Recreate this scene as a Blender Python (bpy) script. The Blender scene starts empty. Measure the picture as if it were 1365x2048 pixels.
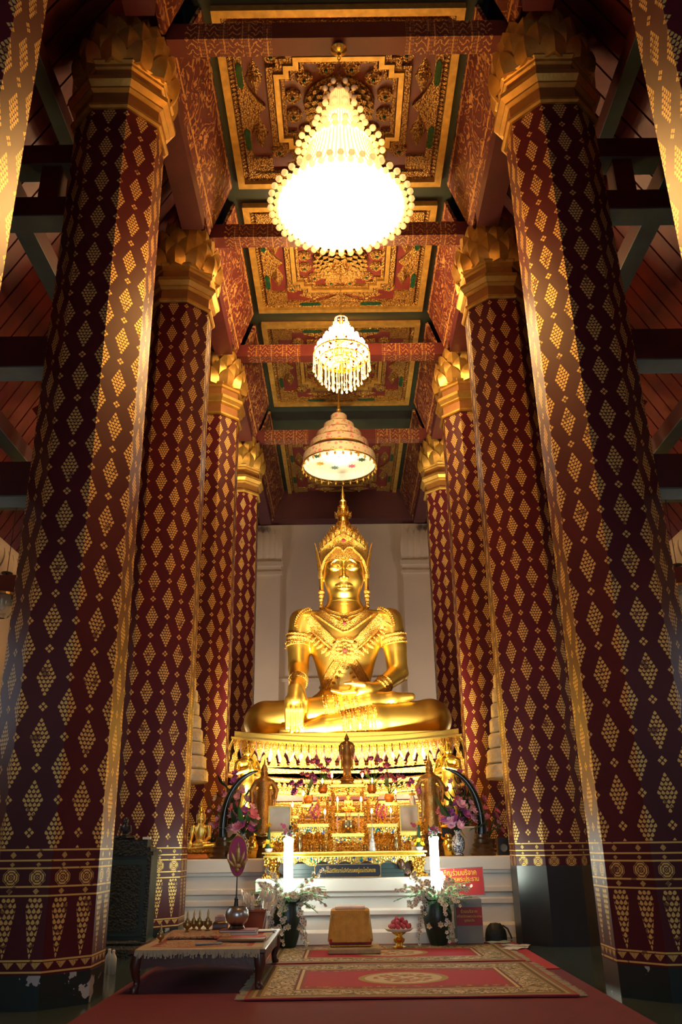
import bpy, math, random
import numpy as np
from mathutils import Vector, Matrix
random.seed(7)
SC = bpy.context.scene
COL = SC.collection
pi = math.pi

# ------------------------------------------------------------ camera
PITCH = math.radians(21.86); ROLL = math.radians(0.69)
fw = Vector((0, math.cos(PITCH), math.sin(PITCH))); up0 = Vector((0, -math.sin(PITCH), math.cos(PITCH))); rt0 = Vector((1, 0, 0))
rt = rt0*math.cos(ROLL) - up0*math.sin(ROLL); upv = up0*math.cos(ROLL) + rt0*math.sin(ROLL)
cd = bpy.data.cameras.new('camera'); cam = bpy.data.objects.new('camera', cd); COL.objects.link(cam)
cd.sensor_fit = 'VERTICAL'; cd.sensor_height = 36; cd.sensor_width = 24; cd.lens = 1660/2048*36
cd.clip_start = 0.05; cd.clip_end = 200
cam.matrix_world = Matrix(((rt.x, upv.x, -fw.x, 0), (rt.y, upv.y, -fw.y, 0), (rt.z, upv.z, -fw.z, 1.3), (0, 0, 0, 1)))
SC.camera = cam

# ------------------------------------------------------------ world, exposure, large lights
w = bpy.data.worlds.new('sky'); SC.world = w; w.use_nodes = True
bg = w.node_tree.nodes['Background']; bg.inputs[0].default_value = (0.55, 0.68, 0.85, 1); bg.inputs[1].default_value = 0.25
vs = SC.view_settings; vs.view_transform = 'Standard'; vs.look = 'None'; vs.gamma = 1; vs.exposure = 0.0; vs.use_curve_mapping = False

def light(name, kind, loc, target, energy, color, **kw):
    d = bpy.data.lights.new(name, kind); o = bpy.data.objects.new(name, d); COL.objects.link(o)
    d.energy = energy; d.color = color
    for k, v in kw.items(): setattr(d, k, v)
    o.location = loc
    if target is not None:
        o.rotation_euler = (Vector(target) - Vector(loc)).to_track_quat('-Z', 'Y').to_euler()
    return o
# daylight entering by the open doorway behind the viewer and by the tall side windows; the warm rear pair is added fill for the back wall
light('daylight_doorway', 'AREA', (0, -6.9, 2.6), (0, 8, 1.6), 340, (0.72, 0.86, 1.0), shape='RECTANGLE', size=3.4, size_y=4.6)
for s in (-1, 1):
    for y in (3.0, 11.0, 25.0):
        light('window_light_and_wall_fill', 'AREA', (s*6.35, y, 3.0), (s*2.9, y, 2.2) if y < 20 else (0, 28.5, 7), 42 if y < 20 else 260, (0.72, 0.86, 1.0) if y < 20 else (1.0, 0.90, 0.80), shape='RECTANGLE', size=1.1, size_y=2.4)  # rear pair: no window there, added to brighten the back wall
# floodlights standing on the plinth behind the altar tables, turned up at the statue
for s in (-1, 1):
    light('flood_statue', 'SPOT', (0.05 + s*1.72, 15.3, 1.6), (0.05 + s*0.75, 18.3, 4.3), 6400, (1.0, 0.82, 0.45), spot_size=math.radians(72), spot_blend=0.8, shadow_soft_size=0.3)
light('flood_pedestal', 'SPOT', (0.05, 15.1, 1.55), (0.05, 18.3, 3.6), 150, (1.0, 0.74, 0.34), spot_size=math.radians(130), spot_blend=0.9, shadow_soft_size=0.15)
# ceiling spots near the entrance aimed at the first pair of columns
for s in (-1, 1):
    light('column_spot', 'SPOT', (s*0.7, 0.2, 7.0), (s*2.6, 4.55, 4.75), 300, (1.0, 0.55, 0.16), spot_size=math.radians(20), spot_blend=0.5, shadow_soft_size=0.08)

# ------------------------------------------------------------ mesh helpers
class MB:
    def __init__(s): s.v = []; s.f = []; s.uv = None
    def add(s, vs, fs):
        b = len(s.v); s.v += [tuple(p) for p in vs]; s.f += [tuple(i+b for i in f) for f in fs]; return s
    def box(s, x0, x1, y0, y1, z0, z1):
        return s.add([(x0,y0,z0),(x1,y0,z0),(x1,y1,z0),(x0,y1,z0),(x0,y0,z1),(x1,y0,z1),(x1,y1,z1),(x0,y1,z1)],
                     [(0,3,2,1),(4,5,6,7),(0,1,5,4),(1,2,6,5),(2,3,7,6),(3,0,4,7)])
    def cbox(s, x, y, z, sx, sy, sz): return s.box(x-sx/2, x+sx/2, y-sy/2, y+sy/2, z-sz/2, z+sz/2)
    def lathe(s, prof, n=16, c=(0,0,0), sx=1, sy=1, ph=0, cap=True):
        vs = []; m = len(prof)
        for r, z in prof:
            for k in range(n):
                a = 2*pi*k/n + ph; vs.append((c[0]+r*sx*math.cos(a), c[1]+r*sy*math.sin(a), c[2]+z))
        fs = [(i*n+k, i*n+(k+1)%n, (i+1)*n+(k+1)%n, (i+1)*n+k) for i in range(m-1) for k in range(n)]
        if cap:
            fs.append(tuple(range(n-1, -1, -1))); fs.append(tuple((m-1)*n+k for k in range(n)))
        return s.add(vs, fs)
    def tube(s, pts, rad, n=8, cap=True):
        pts = [Vector(p) for p in pts]
        if not hasattr(rad, '__len__'): rad = [rad]*len(pts)
        vs = []; prev = None
        for i, p in enumerate(pts):
            t = (pts[min(i+1, len(pts)-1)] - pts[max(i-1, 0)]).normalized()
            if prev is None:
                a = Vector((0,0,1)) if abs(t.z) < .9 else Vector((1,0,0))
                u = t.cross(a).normalized()
            else:
                u = (prev - t*prev.dot(t)).normalized()
            prev = u; w_ = t.cross(u)
            for k in range(n):
                a = 2*pi*k/n; vs.append(p + (u*math.cos(a) + w_*math.sin(a))*rad[i])
        m = len(pts)
        fs = [(i*n+k, i*n+(k+1)%n, (i+1)*n+(k+1)%n, (i+1)*n+k) for i in range(m-1) for k in range(n)]
        if cap: fs.append(tuple(range(n-1, -1, -1))); fs.append(tuple((m-1)*n+k for k in range(n)))
        return s.add(vs, fs)
    def ball(s, c, r, nu=10, nv=6):
        if not hasattr(r, '__len__'): r = (r, r, r)
        vs = [(c[0], c[1], c[2]-r[2])]
        for j in range(1, nv):
            t = -pi/2 + pi*j/nv
            for k in range(nu):
                a = 2*pi*k/nu; vs.append((c[0]+r[0]*math.cos(t)*math.cos(a), c[1]+r[1]*math.cos(t)*math.sin(a), c[2]+r[2]*math.sin(t)))
        vs.append((c[0], c[1], c[2]+r[2])); top = len(vs)-1
        fs = [(0, 1+(k+1)%nu, 1+k) for k in range(nu)]
        for j in range(nv-2):
            b = 1+j*nu
            fs += [(b+k, b+(k+1)%nu, b+nu+(k+1)%nu, b+nu+k) for k in range(nu)]
        b = 1+(nv-2)*nu
        fs += [(b+k, b+(k+1)%nu, top) for k in range(nu)]
        return s.add(vs, fs)
    def prism(s, poly, a, b, plane='xy'):
        P = {'xy': lambda u, v, w_: (u, v, w_), 'xz': lambda u, v, w_: (u, w_, v), 'yz': lambda u, v, w_: (w_, u, v)}[plane]
        n = len(poly)
        vs = [P(u, v, a) for u, v in poly] + [P(u, v, b) for u, v in poly]
        fs = [tuple(range(n-1, -1, -1)), tuple(range(n, 2*n))] + [(k, (k+1)%n, n+(k+1)%n, n+k) for k in range(n)]
        return s.add(vs, fs)
    def ring(s, outer, inner, a, b):
        n = len(outer)
        vs = [(u,v,a) for u,v in outer] + [(u,v,a) for u,v in inner] + [(u,v,b) for u,v in outer] + [(u,v,b) for u,v in inner]
        fs = []
        for k in range(n):
            j = (k+1)%n
            fs += [(k,n+k,n+j,j), (2*n+k,2*n+j,3*n+j,3*n+k), (k,j,2*n+j,2*n+k), (n+k,3*n+k,3*n+j,n+j)]
        return s.add(vs, fs)
    def grid(s, fn, nu, nv):
        vs = [fn(i/nu, j/nv) for j in range(nv+1) for i in range(nu+1)]
        return s.add(vs, [(j*(nu+1)+i, j*(nu+1)+i+1, (j+1)*(nu+1)+i+1, (j+1)*(nu+1)+i) for j in range(nv) for i in range(nu)])
    def leaf(s, w_, h, bulge=.1, ridge=.03, t=.02, nv=5, tip=0.0, M=None, belly=.35):
        # pointed petal growing +z from the origin, bulging towards -y, with a raised midrib
        fr, bk = [], []
        for j in range(nv+1):
            v = j/nv
            half = w_/2*(math.sin(pi*min(1, (v+belly)/(1+belly)))**.8 if v < 1 else 0)
            yb = -bulge*math.sin(pi*v*.9) - tip*v*v
            for u in (-1, -.5, 0, .5, 1):
                y = yb - ridge*(1-abs(u))*(1-v)
                fr.append((u*half, y, v*h)); bk.append((u*half, y+t*(1-v*.7), v*h))
        vs = fr + bk; n5 = len(fr); fs = []
        for j in range(nv):
            for i in range(4):
                a = j*5+i
                fs.append((a, a+1, a+6, a+5)); fs.append((n5+a, n5+a+5, n5+a+6, n5+a+1))
            a = j*5; fs.append((a, a+5, n5+a+5, n5+a)); fs.append((a+4, n5+a+4, n5+a+9, a+9))
        fs.append((0, n5, n5+1, n5+2, n5+3, n5+4, 4, 3, 2, 1))
        if M is not None: vs = [tuple(M @ Vector(p)) for p in vs]
        return s.add(vs, fs)
    def mould(s, x0, x1, y0, y1, prof, notch=0, sag=None, nx=1, cap=True):
        # closed moulding swept round a (redented) rectangle; prof = [(out, z)]
        def plan(o):
            a, b, c, d = x0-o, x1+o, y0-o, y1+o; k = notch
            if k: pts = [(a+2*k,c),(b-2*k,c),(b-2*k,c+k),(b-k,c+k),(b-k,c+2*k),(b,c+2*k),(b,d),(a,d),(a,c+2*k),(a+k,c+2*k),(a+k,c+k),(a+2*k,c+k)]
            else: pts = [(a,c),(b,c),(b,d),(a,d)]
            p0, p1 = pts[0], pts[1]
            return [(p0[0]+(p1[0]-p0[0])*i/nx, p0[1]) for i in range(nx)] + pts[1:]
        rings = [plan(o) for o, z in prof]; n = len(rings[0]); vs = []
        for (o, z), rg in zip(prof, rings):
            for x, y in rg: vs.append((x, y, z + (sag(x) if sag else 0)))
        m = len(prof)
        fs = [(i*n+k, i*n+(k+1)%n, (i+1)*n+(k+1)%n, (i+1)*n+k) for i in range(m-1) for k in range(n)]
        if cap: fs.append(tuple(range(n-1, -1, -1))); fs.append(tuple((m-1)*n+k for k in range(n)))
        return s.add(vs, fs)
    def xf(s, M): s.v = [tuple(M @ Vector(p)) for p in s.v]; return s
    def mesh(s, name, smooth=None):
        me = bpy.data.meshes.new(name); me.from_pydata(s.v, [], s.f); me.update()
        if smooth is not None:
            me.polygons.foreach_set('use_smooth', [True]*len(me.polygons))
            if smooth < 180: me.set_sharp_from_angle(angle=math.radians(smooth))
        return me

def obj(name, mb, m, parent=None, loc=None, rot=None, smooth=None, scale=None):
    me = mb if isinstance(mb, bpy.types.Mesh) else mb.mesh(name, smooth)
    if m is not None and not me.materials: me.materials.append(m)
    o = bpy.data.objects.new(name, me); COL.objects.link(o)
    if parent is not None: o.parent = parent
    if loc is not None: o.location = loc
    if rot is not None: o.rotation_euler = rot
    if scale is not None: o.scale = scale
    return o
def tag(o, label, cat, group=None):
    o['label'] = label; o['category'] = cat
    if group: o['group'] = group
    return o
def thing(name, label, cat, loc=(0,0,0), rz=0, group=None, scale=None):
    o = bpy.data.objects.new(name, None); COL.objects.link(o); o.empty_display_size = .1
    o.location = loc; o.rotation_euler = (0, 0, rz)
    if scale is not None: o.scale = scale
    return tag(o, label, cat, group)
def struct(o): o['kind'] = 'structure'; return o
def group_empty(name):
    o = bpy.data.objects.new(name, None); COL.objects.link(o); return struct(o)
KIDS = {}
def dup(root, loc=None, rz=None, label=None, group=None, scale=None):
    def cp(o, par):
        c = o.copy(); COL.objects.link(c); c.parent = par
        for ch in o.children: cp(ch, c)
        return c
    r = cp(root, None)
    if loc is not None: r.location = loc
    if rz is not None: r.rotation_euler = (0, 0, rz)
    if label: r['label'] = label
    if group: r['group'] = group
    if scale is not None: r.scale = scale
    return r
def T(x, y, z): return Matrix.Translation((x, y, z))
def RX(a): return Matrix.Rotation(a, 4, 'X')
def RY(a): return Matrix.Rotation(a, 4, 'Y')
def RZ(a): return Matrix.Rotation(a, 4, 'Z')
def text_mesh(s, size, align='CENTER', depth=.004):
    c = bpy.data.curves.new('lettering', 'FONT'); c.body = s; c.size = size; c.align_x = align; c.align_y = 'CENTER'; c.extrude = depth
    o = bpy.data.objects.new('lettering_tmp', c); COL.objects.link(o)
    dg = bpy.context.evaluated_depsgraph_get()
    me = bpy.data.meshes.new_from_object(o.evaluated_get(dg)); bpy.data.objects.remove(o); return me

# ------------------------------------------------------------ node helper
class S:
    def __init__(s, g, k): s.g = g; s.k = k
    def __add__(s, o): return s.g.m('ADD', s, o)
    __radd__ = __add__
    def __sub__(s, o): return s.g.m('SUBTRACT', s, o)
    def __rsub__(s, o): return s.g.m('SUBTRACT', o, s)
    def __mul__(s, o): return s.g.m('MULTIPLY', s, o)
    __rmul__ = __mul__
    def __truediv__(s, o): return s.g.m('DIVIDE', s, o)
    def __lt__(s, o): return s.g.m('LESS_THAN', s, o)
    def __gt__(s, o): return s.g.m('GREATER_THAN', s, o)
    def abs(s): return s.g.m('ABSOLUTE', s)
    def fr(s): return s.g.m('FRACT', s)
    def fl(s): return s.g.m('FLOOR', s)
    def max(s, o): return s.g.m('MAXIMUM', s, o)
    def min(s, o): return s.g.m('MINIMUM', s, o)
    def pow(s, o): return s.g.m('POWER', s, o)
class G:
    def __init__(s, name):
        s.mat = bpy.data.materials.new(name); s.mat.use_nodes = True; s.nt = s.mat.node_tree
        s.b = s.nt.nodes['Principled BSDF']
    def put(s, sock, v):
        if isinstance(v, S): s.nt.links.new(v.k, sock)
        elif isinstance(v, bpy.types.NodeSocket): s.nt.links.new(v, sock)
        else: sock.default_value = v
    def m(s, op, *a):
        n = s.nt.nodes.new('ShaderNodeMath'); n.operation = op
        for i, v in enumerate(a): s.put(n.inputs[i], v)
        return S(s, n.outputs[0])
    def xyz(s, v):
        n = s.nt.nodes.new('ShaderNodeSeparateXYZ'); s.nt.links.new(v, n.inputs[0]); return [S(s, n.outputs[i]) for i in range(3)]
    def coord(s, kind): return s.nt.nodes.new('ShaderNodeTexCoord').outputs[kind]
    def noise(s, scale, vec=None, detail=3, rough=.5, dist=0):
        n = s.nt.nodes.new('ShaderNodeTexNoise'); n.inputs['Scale'].default_value = scale; n.inputs['Detail'].default_value = detail
        n.inputs['Roughness'].default_value = rough; n.inputs['Distortion'].default_value = dist
        s.nt.links.new(vec or s.coord('Object'), n.inputs['Vector']); return S(s, n.outputs['Fac'])
    def vor(s, scale, vec=None, feature='F1', out='Distance'):
        n = s.nt.nodes.new('ShaderNodeTexVoronoi'); n.feature = feature; n.inputs['Scale'].default_value = scale
        s.nt.links.new(vec or s.coord('Object'), n.inputs['Vector']); return S(s, n.outputs[out])
    def mix(s, f, a, b):
        n = s.nt.nodes.new('ShaderNodeMix'); n.data_type = 'RGBA'
        s.put(n.inputs[0], f)
        for sock, v in ((n.inputs[6], a), (n.inputs[7], b)):
            if isinstance(v, tuple): sock.default_value = (v[0], v[1], v[2], 1)
            else: s.put(sock, v)
        return S(s, n.outputs[2])
    def bump(s, h, strength=.3, dist=.02):
        n = s.nt.nodes.new('ShaderNodeBump'); n.inputs['Strength'].default_value = strength; n.inputs['Distance'].default_value = dist
        s.put(n.inputs['Height'], h); s.nt.links.new(n.outputs[0], s.b.inputs['Normal'])
    def out(s, col=None, rough=None, metal=None):
        if col is not None: s.put(s.b.inputs['Base Color'], (col[0], col[1], col[2], 1) if isinstance(col, tuple) else col)
        if rough is not None: s.put(s.b.inputs['Roughness'], rough)
        if metal is not None: s.put(s.b.inputs['Metallic'], metal)
        return s.mat
def mat(name, col, rough=.5, metal=0, var=.15, vs=6, bump=0, bs=40, emis=0, ecol=None, trans=0, coat=0, bdist=.01):
    g = G(name)
    c2 = tuple(max(0, x*(1-var*1.6)) for x in col); c1 = tuple(x*(1+var) for x in col)
    g.out(g.mix(g.noise(vs), c2, c1), rough, metal)
    if bump: g.bump(g.noise(bs, detail=4), bump, bdist)
    if emis:
        g.b.inputs['Emission Strength'].default_value = emis
        e = ecol or col; g.b.inputs['Emission Color'].default_value = (e[0], e[1], e[2], 1)
    if trans: g.b.inputs['Transmission Weight'].default_value = trans
    if coat: g.b.inputs['Coat Weight'].default_value = coat
    return g.mat
def carved(name, col, dark, rough=.35, metal=.8, scale=22, strength=.9, dist=.02):
    # relief-carved gilding: cell relief with darker grooves
    g = G(name); v = g.vor(scale); n = g.noise(scale*.7, detail=2)
    h = (1 - v*1.5) + n*.4
    g.out(g.mix(g.m('SMOOTH_MIN', v*1.25, 1.0, .1), col, dark), rough, metal); g.bump(h, strength, dist); return g.mat

M = {}
M['gold'] = mat('polished_gold', (.92, .62, .12), .27, 1, .08, 2, .06, 60)
M['gold_body'] = mat('gilded_skin', (.95, .66, .15), .36, 1, .10, 1.6, .05, 30)
M['gold_carved'] = carved('carved_gold', (.86, .55, .10), (.30, .13, .02), .34, .9, 26)
M['gold_fine'] = carved('fine_carved_gold', (.88, .58, .14), (.34, .15, .03), .34, .85, 60, .9, .01)
M['gold_matte'] = carved('matte_carved_gilding', (.80, .50, .12), (.30, .10, .03), .45, .4, 40, .8, .012)
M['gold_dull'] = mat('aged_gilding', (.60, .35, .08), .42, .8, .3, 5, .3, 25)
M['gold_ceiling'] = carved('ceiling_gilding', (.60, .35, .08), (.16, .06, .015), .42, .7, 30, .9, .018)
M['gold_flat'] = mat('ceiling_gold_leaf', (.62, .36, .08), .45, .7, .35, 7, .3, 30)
M['red_lac'] = mat('red_lacquer', (.12, .014, .013), .45, 0, .3, 2.5, .15, 14)
M['red_dark'] = mat('dark_red_timber', (.070, .008, .013), .5, 0, .4, 1.5, .2, 9)
M['plank'] = mat('maroon_plank', (.15, .016, .024), .55, 0, .45, 3, .3, 10)
M['green_dk'] = mat('dark_green_paint', (.012, .020, .012), .45, 0, .4, 3)
M['teal'] = mat('teal_paint', (.10, .16, .17), .5, 0, .3, 3)
M['glass_green'] = mat('green_mirror_glass', (.01, .06, .025), .12, .3, .3, 30, .3, 80)
M['white'] = mat('white_masonry', (.66, .63, .60), .55, 0, .05, 2, .08, 12)
M['wall'] = mat('limewashed_wall', (.60, .49, .38), .75, 0, .07, 1.1, .1, 8)
M['black'] = mat('black_lacquer', (.012, .012, .014), .28, 0, .3, 4, .05, 20)
M['wood'] = mat('dark_turned_wood', (.07, .030, .012), .28, 0, .4, 5, .1, 30)
M['brass'] = mat('worn_brass', (.42, .30, .13), .33, 1, .25, 12)
M['silver'] = mat('steel', (.42, .42, .42), .30, 1, .15, 10)
M['crystal'] = mat('crystal_bead', (.95, .80, .58), .18, 0, .05, 4, trans=.25, coat=.5)
M['green'] = mat('leaf_green', (.05, .16, .035), .5, 0, .4, 9)
M['green_d'] = mat('dark_leaf_green', (.018, .06, .018), .5, 0, .4, 9)
M['pink'] = mat('pink_petal', (.55, .13, .22), .6, 0, .35, 9)
M['purple'] = mat('purple_petal', (.40, .08, .34), .6, 0, .35, 9)
M['lilac'] = mat('pale_lilac_petal', (.68, .36, .54), .6, 0, .25, 9)
M['yellow'] = mat('yellow_petal', (.75, .42, .01), .6, 0, .2, 9)
M['cream'] = mat('cream_petal', (.70, .62, .50), .6, 0, .2, 9)
M['porcelain'] = mat('white_porcelain', (.72, .70, .64), .25, 0, .05, 4)
M['paper'] = mat('paper', (.62, .60, .56), .7, 0, .1, 9)
M['wax'] = mat('candle_wax', (.75, .55, .30), .5, 0, .1, 5)
M['flame'] = mat('flame', (1, .62, .16), .5, emis=90, ecol=(1, .55, .13))
M['bulb'] = mat('lit_bulb', (1, .85, .6), .5, emis=220, ecol=(1, .68, .32))
M['steel_dk'] = mat('grey_painted_steel', (.12, .12, .12), .45, .3, .15, 6)
M['red_cloth'] = mat('red_cloth', (.30, .02, .03), .8, 0, .25, 20, .2, 120)

# ------------------------------------------------------------ setting: floor, walls, roofs
g = G('polished_green_stone'); cx, cy, cz = g.xyz(g.coord('Object'))
tile = ((cx/.6).fr() - .5).abs().max(((cy/.6).fr() - .5).abs()) > .49
g.out(g.mix(tile, g.mix(g.noise(2.2, detail=5), (.012, .022, .018), (.05, .066, .055)), (.02, .02, .018)), .16)
M['floor'] = g.mat
struct(obj('floor', MB().box(-7, 7, -9, 29.2, -.3, 0), M['floor']))
wb = struct(obj('wall_back', MB().box(-7, 7, 28.6, 29.0, 0, 14), M['wall']))
# pilasters, cornice lines and panel edges on the back wall
for s, nm in ((-1, 'pilaster'), (1, 'pilaster')):
    p = obj(nm, MB().box(s*2.75-.55, s*2.75+.55, 28.42, 28.6, 0, 10.3), M['wall'], wb)
    cap = MB()
    for k, (z0, z1, e) in enumerate(((10.3, 10.42, .06), (10.42, 10.62, .02), (10.62, 10.78, .10), (10.78, 12.2, .0))):
        cap.box(s*2.75-.55-e, s*2.75+.55+e, 28.42-e, 28.62, z0, z1)
    obj('pilaster_capital', cap, M['wall'], wb)
    for k in range(5):
        lf = MB().leaf(.36, 1.25, .12, .05, .05, M=T(s*2.75-.44+.22*k, 28.42, 10.85))
        obj('acanthus_leaf', lf, M['wall'], wb, smooth=60)
obj('string_course', MB().box(-6.6, 6.6, 28.52, 28.6, 6.5, 6.62), M['wall'], wb)
tr = struct(obj('trim_1', MB().box(-6.6, 6.6, 28.0, 28.6, 12.28, 14.3), M['red_dark']))
for s, side in ((-1, 'left'), (1, 'right')):
    SD = 'cabinet side' if s < 0 else 'donation box side'
    W = struct(obj('wall_'+side, MB().box(min(s*6.6, s*6.9), max(s*6.6, s*6.9), -8, 29, 0, 6.9), M['wall']))
    # engaged pilasters with leafy capitals along the side wall
    for y in (6.7, 10.9, 15.15, 19.5, 24):
        x0, x1 = sorted((s*6.6, s*6.42))
        obj('pilaster', MB().box(x0, x1, y-.4, y+.4, 0, 5.6), M['wall'], W)
        for k in range(4):
            for r in range(2):
                lf = MB().leaf(.3, .55, .12, .04, .05, M=T(s*6.42, y-.33+.22*k, 5.55+.5*r) @ RZ(-s*pi/2))
                obj('acanthus_leaf', lf, M['wall'], W, smooth=60)
    # steep side roof boarded with maroon planks running up the slope
    A = Vector((s*2.55, 0, 14.2)); B = Vector((s*6.95, 0, 6.3)); d = B - A; L = d.length; d.normalize()
    n = Vector((-d.z*s, 0, d.x*s)); n = n if n.z < 0 else -n      # inward normal (down)
    def slope(y0, y1, t0, t1, a0=0, a1=1, A=A, d=d, n=n, L=L):
        mb = MB(); vs = []
        for t in (t0, t1):
            for a in (a0, a1):
                for y in (y0, y1):
                    p = A + d*(a*L) + n*t; vs.append((p.x, y, p.z))
        return mb.add(vs, [(0,1,3,2),(4,6,7,5),(0,4,5,1),(2,3,7,6),(0,2,6,4),(1,5,7,3)])
    R = struct(obj('ceiling_'+side, slope(-8, 28.6, -.12, -.04), M['black']))
    y = 3.2; pm = slope(0, .30, -.04, 0).mesh('plank'); pm.materials.append(M['plank'])
    while y < 17.3:
        o = obj('plank', pm, None, R, loc=(0, y, 0)); y += .335
    obj('plank_field', slope(-8, 3.15, -.04, 0), M['plank'], R); obj('plank_field', slope(17.35, 28.6, -.04, 0), M['plank'], R)
    # purlins running the length of the aisle
    for (x, z, w_, h) in ((4.40, 9.34, .26, .3), (3.98, 10.95, .2, .28), (5.6, 7.6, .24, .28)):
        o = thing('purlin', ['dark red teal-soffit purlin %s the tie beams, %s' % ('above' if z > 10 else 'resting on', SD), 'dark red purlin low along the outer aisle, %s' % SD][z < 8], 'beam', (s*x, 12, z), group='aisle purlins')
        obj('timber', MB().box(-w_/2, w_/2, -16, 16.5, 0, h), M['red_dark'], o)
        obj('soffit', MB().box(-w_/2, w_/2, -16, 16.5, -.02, 0), M['teal'], o)
    for bi, y in enumerate((4.55, 8.8, 13.05, 17.25)):
        BN = ('entrance bay', 'low table bay', 'altar front bay', 'tusk bay')[bi]
        for (z, h, tl) in ((9.90, .32, 'highest'), (9.02, .30, 'upper'), (6.72, .42, 'middle'), (5.02, .42, 'lowest')):
            xo = min(6.6, 2.5 + (14.0 - z)/7.9*4.4)
            o = thing('tie_beam', '%s dark red tie beam with teal soffit at the side wall, %s, %s' % (tl, SD, BN), 'beam', (0, y, z), group='%s aisle tie beams' % tl)
            a, b = sorted((s*3.3, s*xo))
            obj('timber', MB().box(a, b, -.16, .16, 0, h), M['red_dark'], o); obj('soffit', MB().box(a, b, -.16, .16, -.02, 0), M['teal'], o)
        o = thing('king_post', 'short dark red post between the upper aisle tie beams, %s, %s' % (SD, BN), 'post', (s*3.86, y, 9.32), group='aisle king posts')
        obj('timber', MB().box(-.13, .13, -.13, .13, 0, .56), M['red_dark'], o)
        # diagonal brace from the middle tie beam up to the purlin
        o = thing('brace', 'diagonal red timber brace over the aisle tie beam, %s, %s' % (SD, BN), 'brace', (s*4.38, y, 7.16), group='aisle braces')
        br = MB().box(-.08, .08, -.1, .1, .08, 1.75).xf(RY(s*.62)); obj('timber', br, M['red_lac'], o)
    # glazed shutter of the high side window
    wn = struct(obj('window_%d' % (1 if s < 0 else 2), MB().box(min(s*6.5, s*6.6), max(s*6.5, s*6.6), 12.0, 14.2, 5.9, 6.9), M['black']))
    for k in range(5):
        obj('slat', MB().box(-.1, .1, 12.05, 14.15, -.012, .012).xf(T(s*6.42, 0, 6.02+.19*k) @ RY(s*.6)), M['silver'], wn)
fr_ = MB().box(-7, -2.1, -8.4, -8, 0, 14.4).box(2.1, 7, -8.4, -8, 0, 14.4).box(-2.1, 2.1, -8.4, -8, 5.2, 14.4)
struct(obj('wall_front', fr_, M['wall']))
struct(obj('ceiling_upper', MB().box(-7.2, 7.2, -8.4, 29, 14.45, 14.6), M['black']))

# ------------------------------------------------------------ columns
FW = .48; AP = FW*1.2071
def column_material():
    g = G('stencilled_column_lacquer'); U, V, _ = g.xyz(g.coord('UV'))
    Pv = .575
    def cell(u0, v0): return ((U - u0 + .5).fr() - .5)*FW, ((V/Pv - v0 + .5).fr() - .5)*Pv
    ax, ay = cell(.5, 0); bx, by = cell(0, .5)
    da = ax.abs()/.112 + ay.abs()/.176; db = bx.abs()/.112 + by.abs()/.176
    sel = da < db
    lx = bx + (ax - bx)*sel; ly = by + (ay - by)*sel; d = da.min(db)
    def scales(x, y, rw, rh):      # rows of small flame-shaped leaves
        r = y/rh; ri = r.fl(); f = r - ri; odd = (ri*.5).fr()
        a = x.abs(); k = (a/rw + odd + .5).fl() - odd; k0 = k.max(0)      # which leaf, counted from the axis
        c = (a/rw - k - (f - .45)*(k0*.16).min(.4)).abs()
        w_ = g.m('SINE', (f*1.02).pow(.62)*3.1416)*.43
        return (c < w_), k0*rw, (ri + .5)*rh
    up = V > 1.305
    lm, kx, ky = scales(lx, ly + .74, .040, .040)
    m = lm*((kx/.108 + (ky - .74).abs()/.170) < 1)*up
    fx, fy = cell(0, 0); hx, hy = cell(.5, .5)
    d1 = (fx.abs() + fy.abs()); d2 = (hx.abs() + hy.abs()); s2 = d1 < d2
    qx = (hx + (fx - hx)*s2).abs(); qy = (hy + (fy - hy)*s2).abs(); q = qx + qy
    m = m.max((q < .046)*(q > .014)*((qx - qy).abs() > .007)*up)
    for z in (1.29, 1.20, 1.135, .98, .905, .385, .295):
        m = m.max((V - z).abs() < .0075)
    # rosettes of the square band
    px = ((U*2 + .0).fr() - .5).abs()*FW*.5 ; py = (V - 1.057).abs(); pm = px.max(py); ps = px + py
    po = pm.max(ps*.74); rs = (po*44 + .35).fr() > .36
    m = m.max((po < .073)*rs*((px - py).abs() > .004))
    for z, k in ((1.245, .03), (1.165, .022), (.942, .028)):
        m = m.max((px + (V - z).abs() < k)*((px*90 + V*60).fr() > .3))
    # hanging pendants
    t = (V - .40)/.48; tw = t.max(0).pow(.75)*.085 - ((t - .86).max(0)*.20)
    ins = (px < tw)*(V > .40)*(V < .885)
    lm, kx, ky = scales(px*1.0, V*1.0 + 3.2, .042, .045)
    m = m.max(ins*lm)
    px2 = ((U*4).fr() - .5).abs()*FW*.25
    m = m.max((px2 < (V - .315)*.9)*(V > .315)*(V < .37)*((px2*110).fr() > .25))
    wear = g.noise(9, detail=4) > .37
    m = m*(wear*.75 + .25)
    ground = g.mix(g.noise(1.3, detail=3), (.040, .005, .0085), (.084, .008, .013))
    g.out(g.mix(m, ground, (.62, .40, .12)), g.mix(m, (.42, .42, .42), (.45, .45, .45)), m*.35)
    g.b.inputs['Specular IOR Level'].default_value = .22
    g.bump(g.noise(3.0, detail=2), .06, .03)
    return g.mat
M['column'] = column_material()
M['col_base'] = None
g = G('chipped_black_base'); nz = g.noise(2.0, detail=5, rough=.6)
chips = (nz > .60)
g.out(g.mix(chips, (.006, .016, .016), (.34, .32, .30)), .3); M['col_base'] = g.mat
def octo(r, ph=pi/8): return [(r*math.cos(pi/4*k+ph), r*math.sin(pi/4*k+ph)) for k in range(8)]
CR = AP/math.cos(pi/8)
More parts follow.
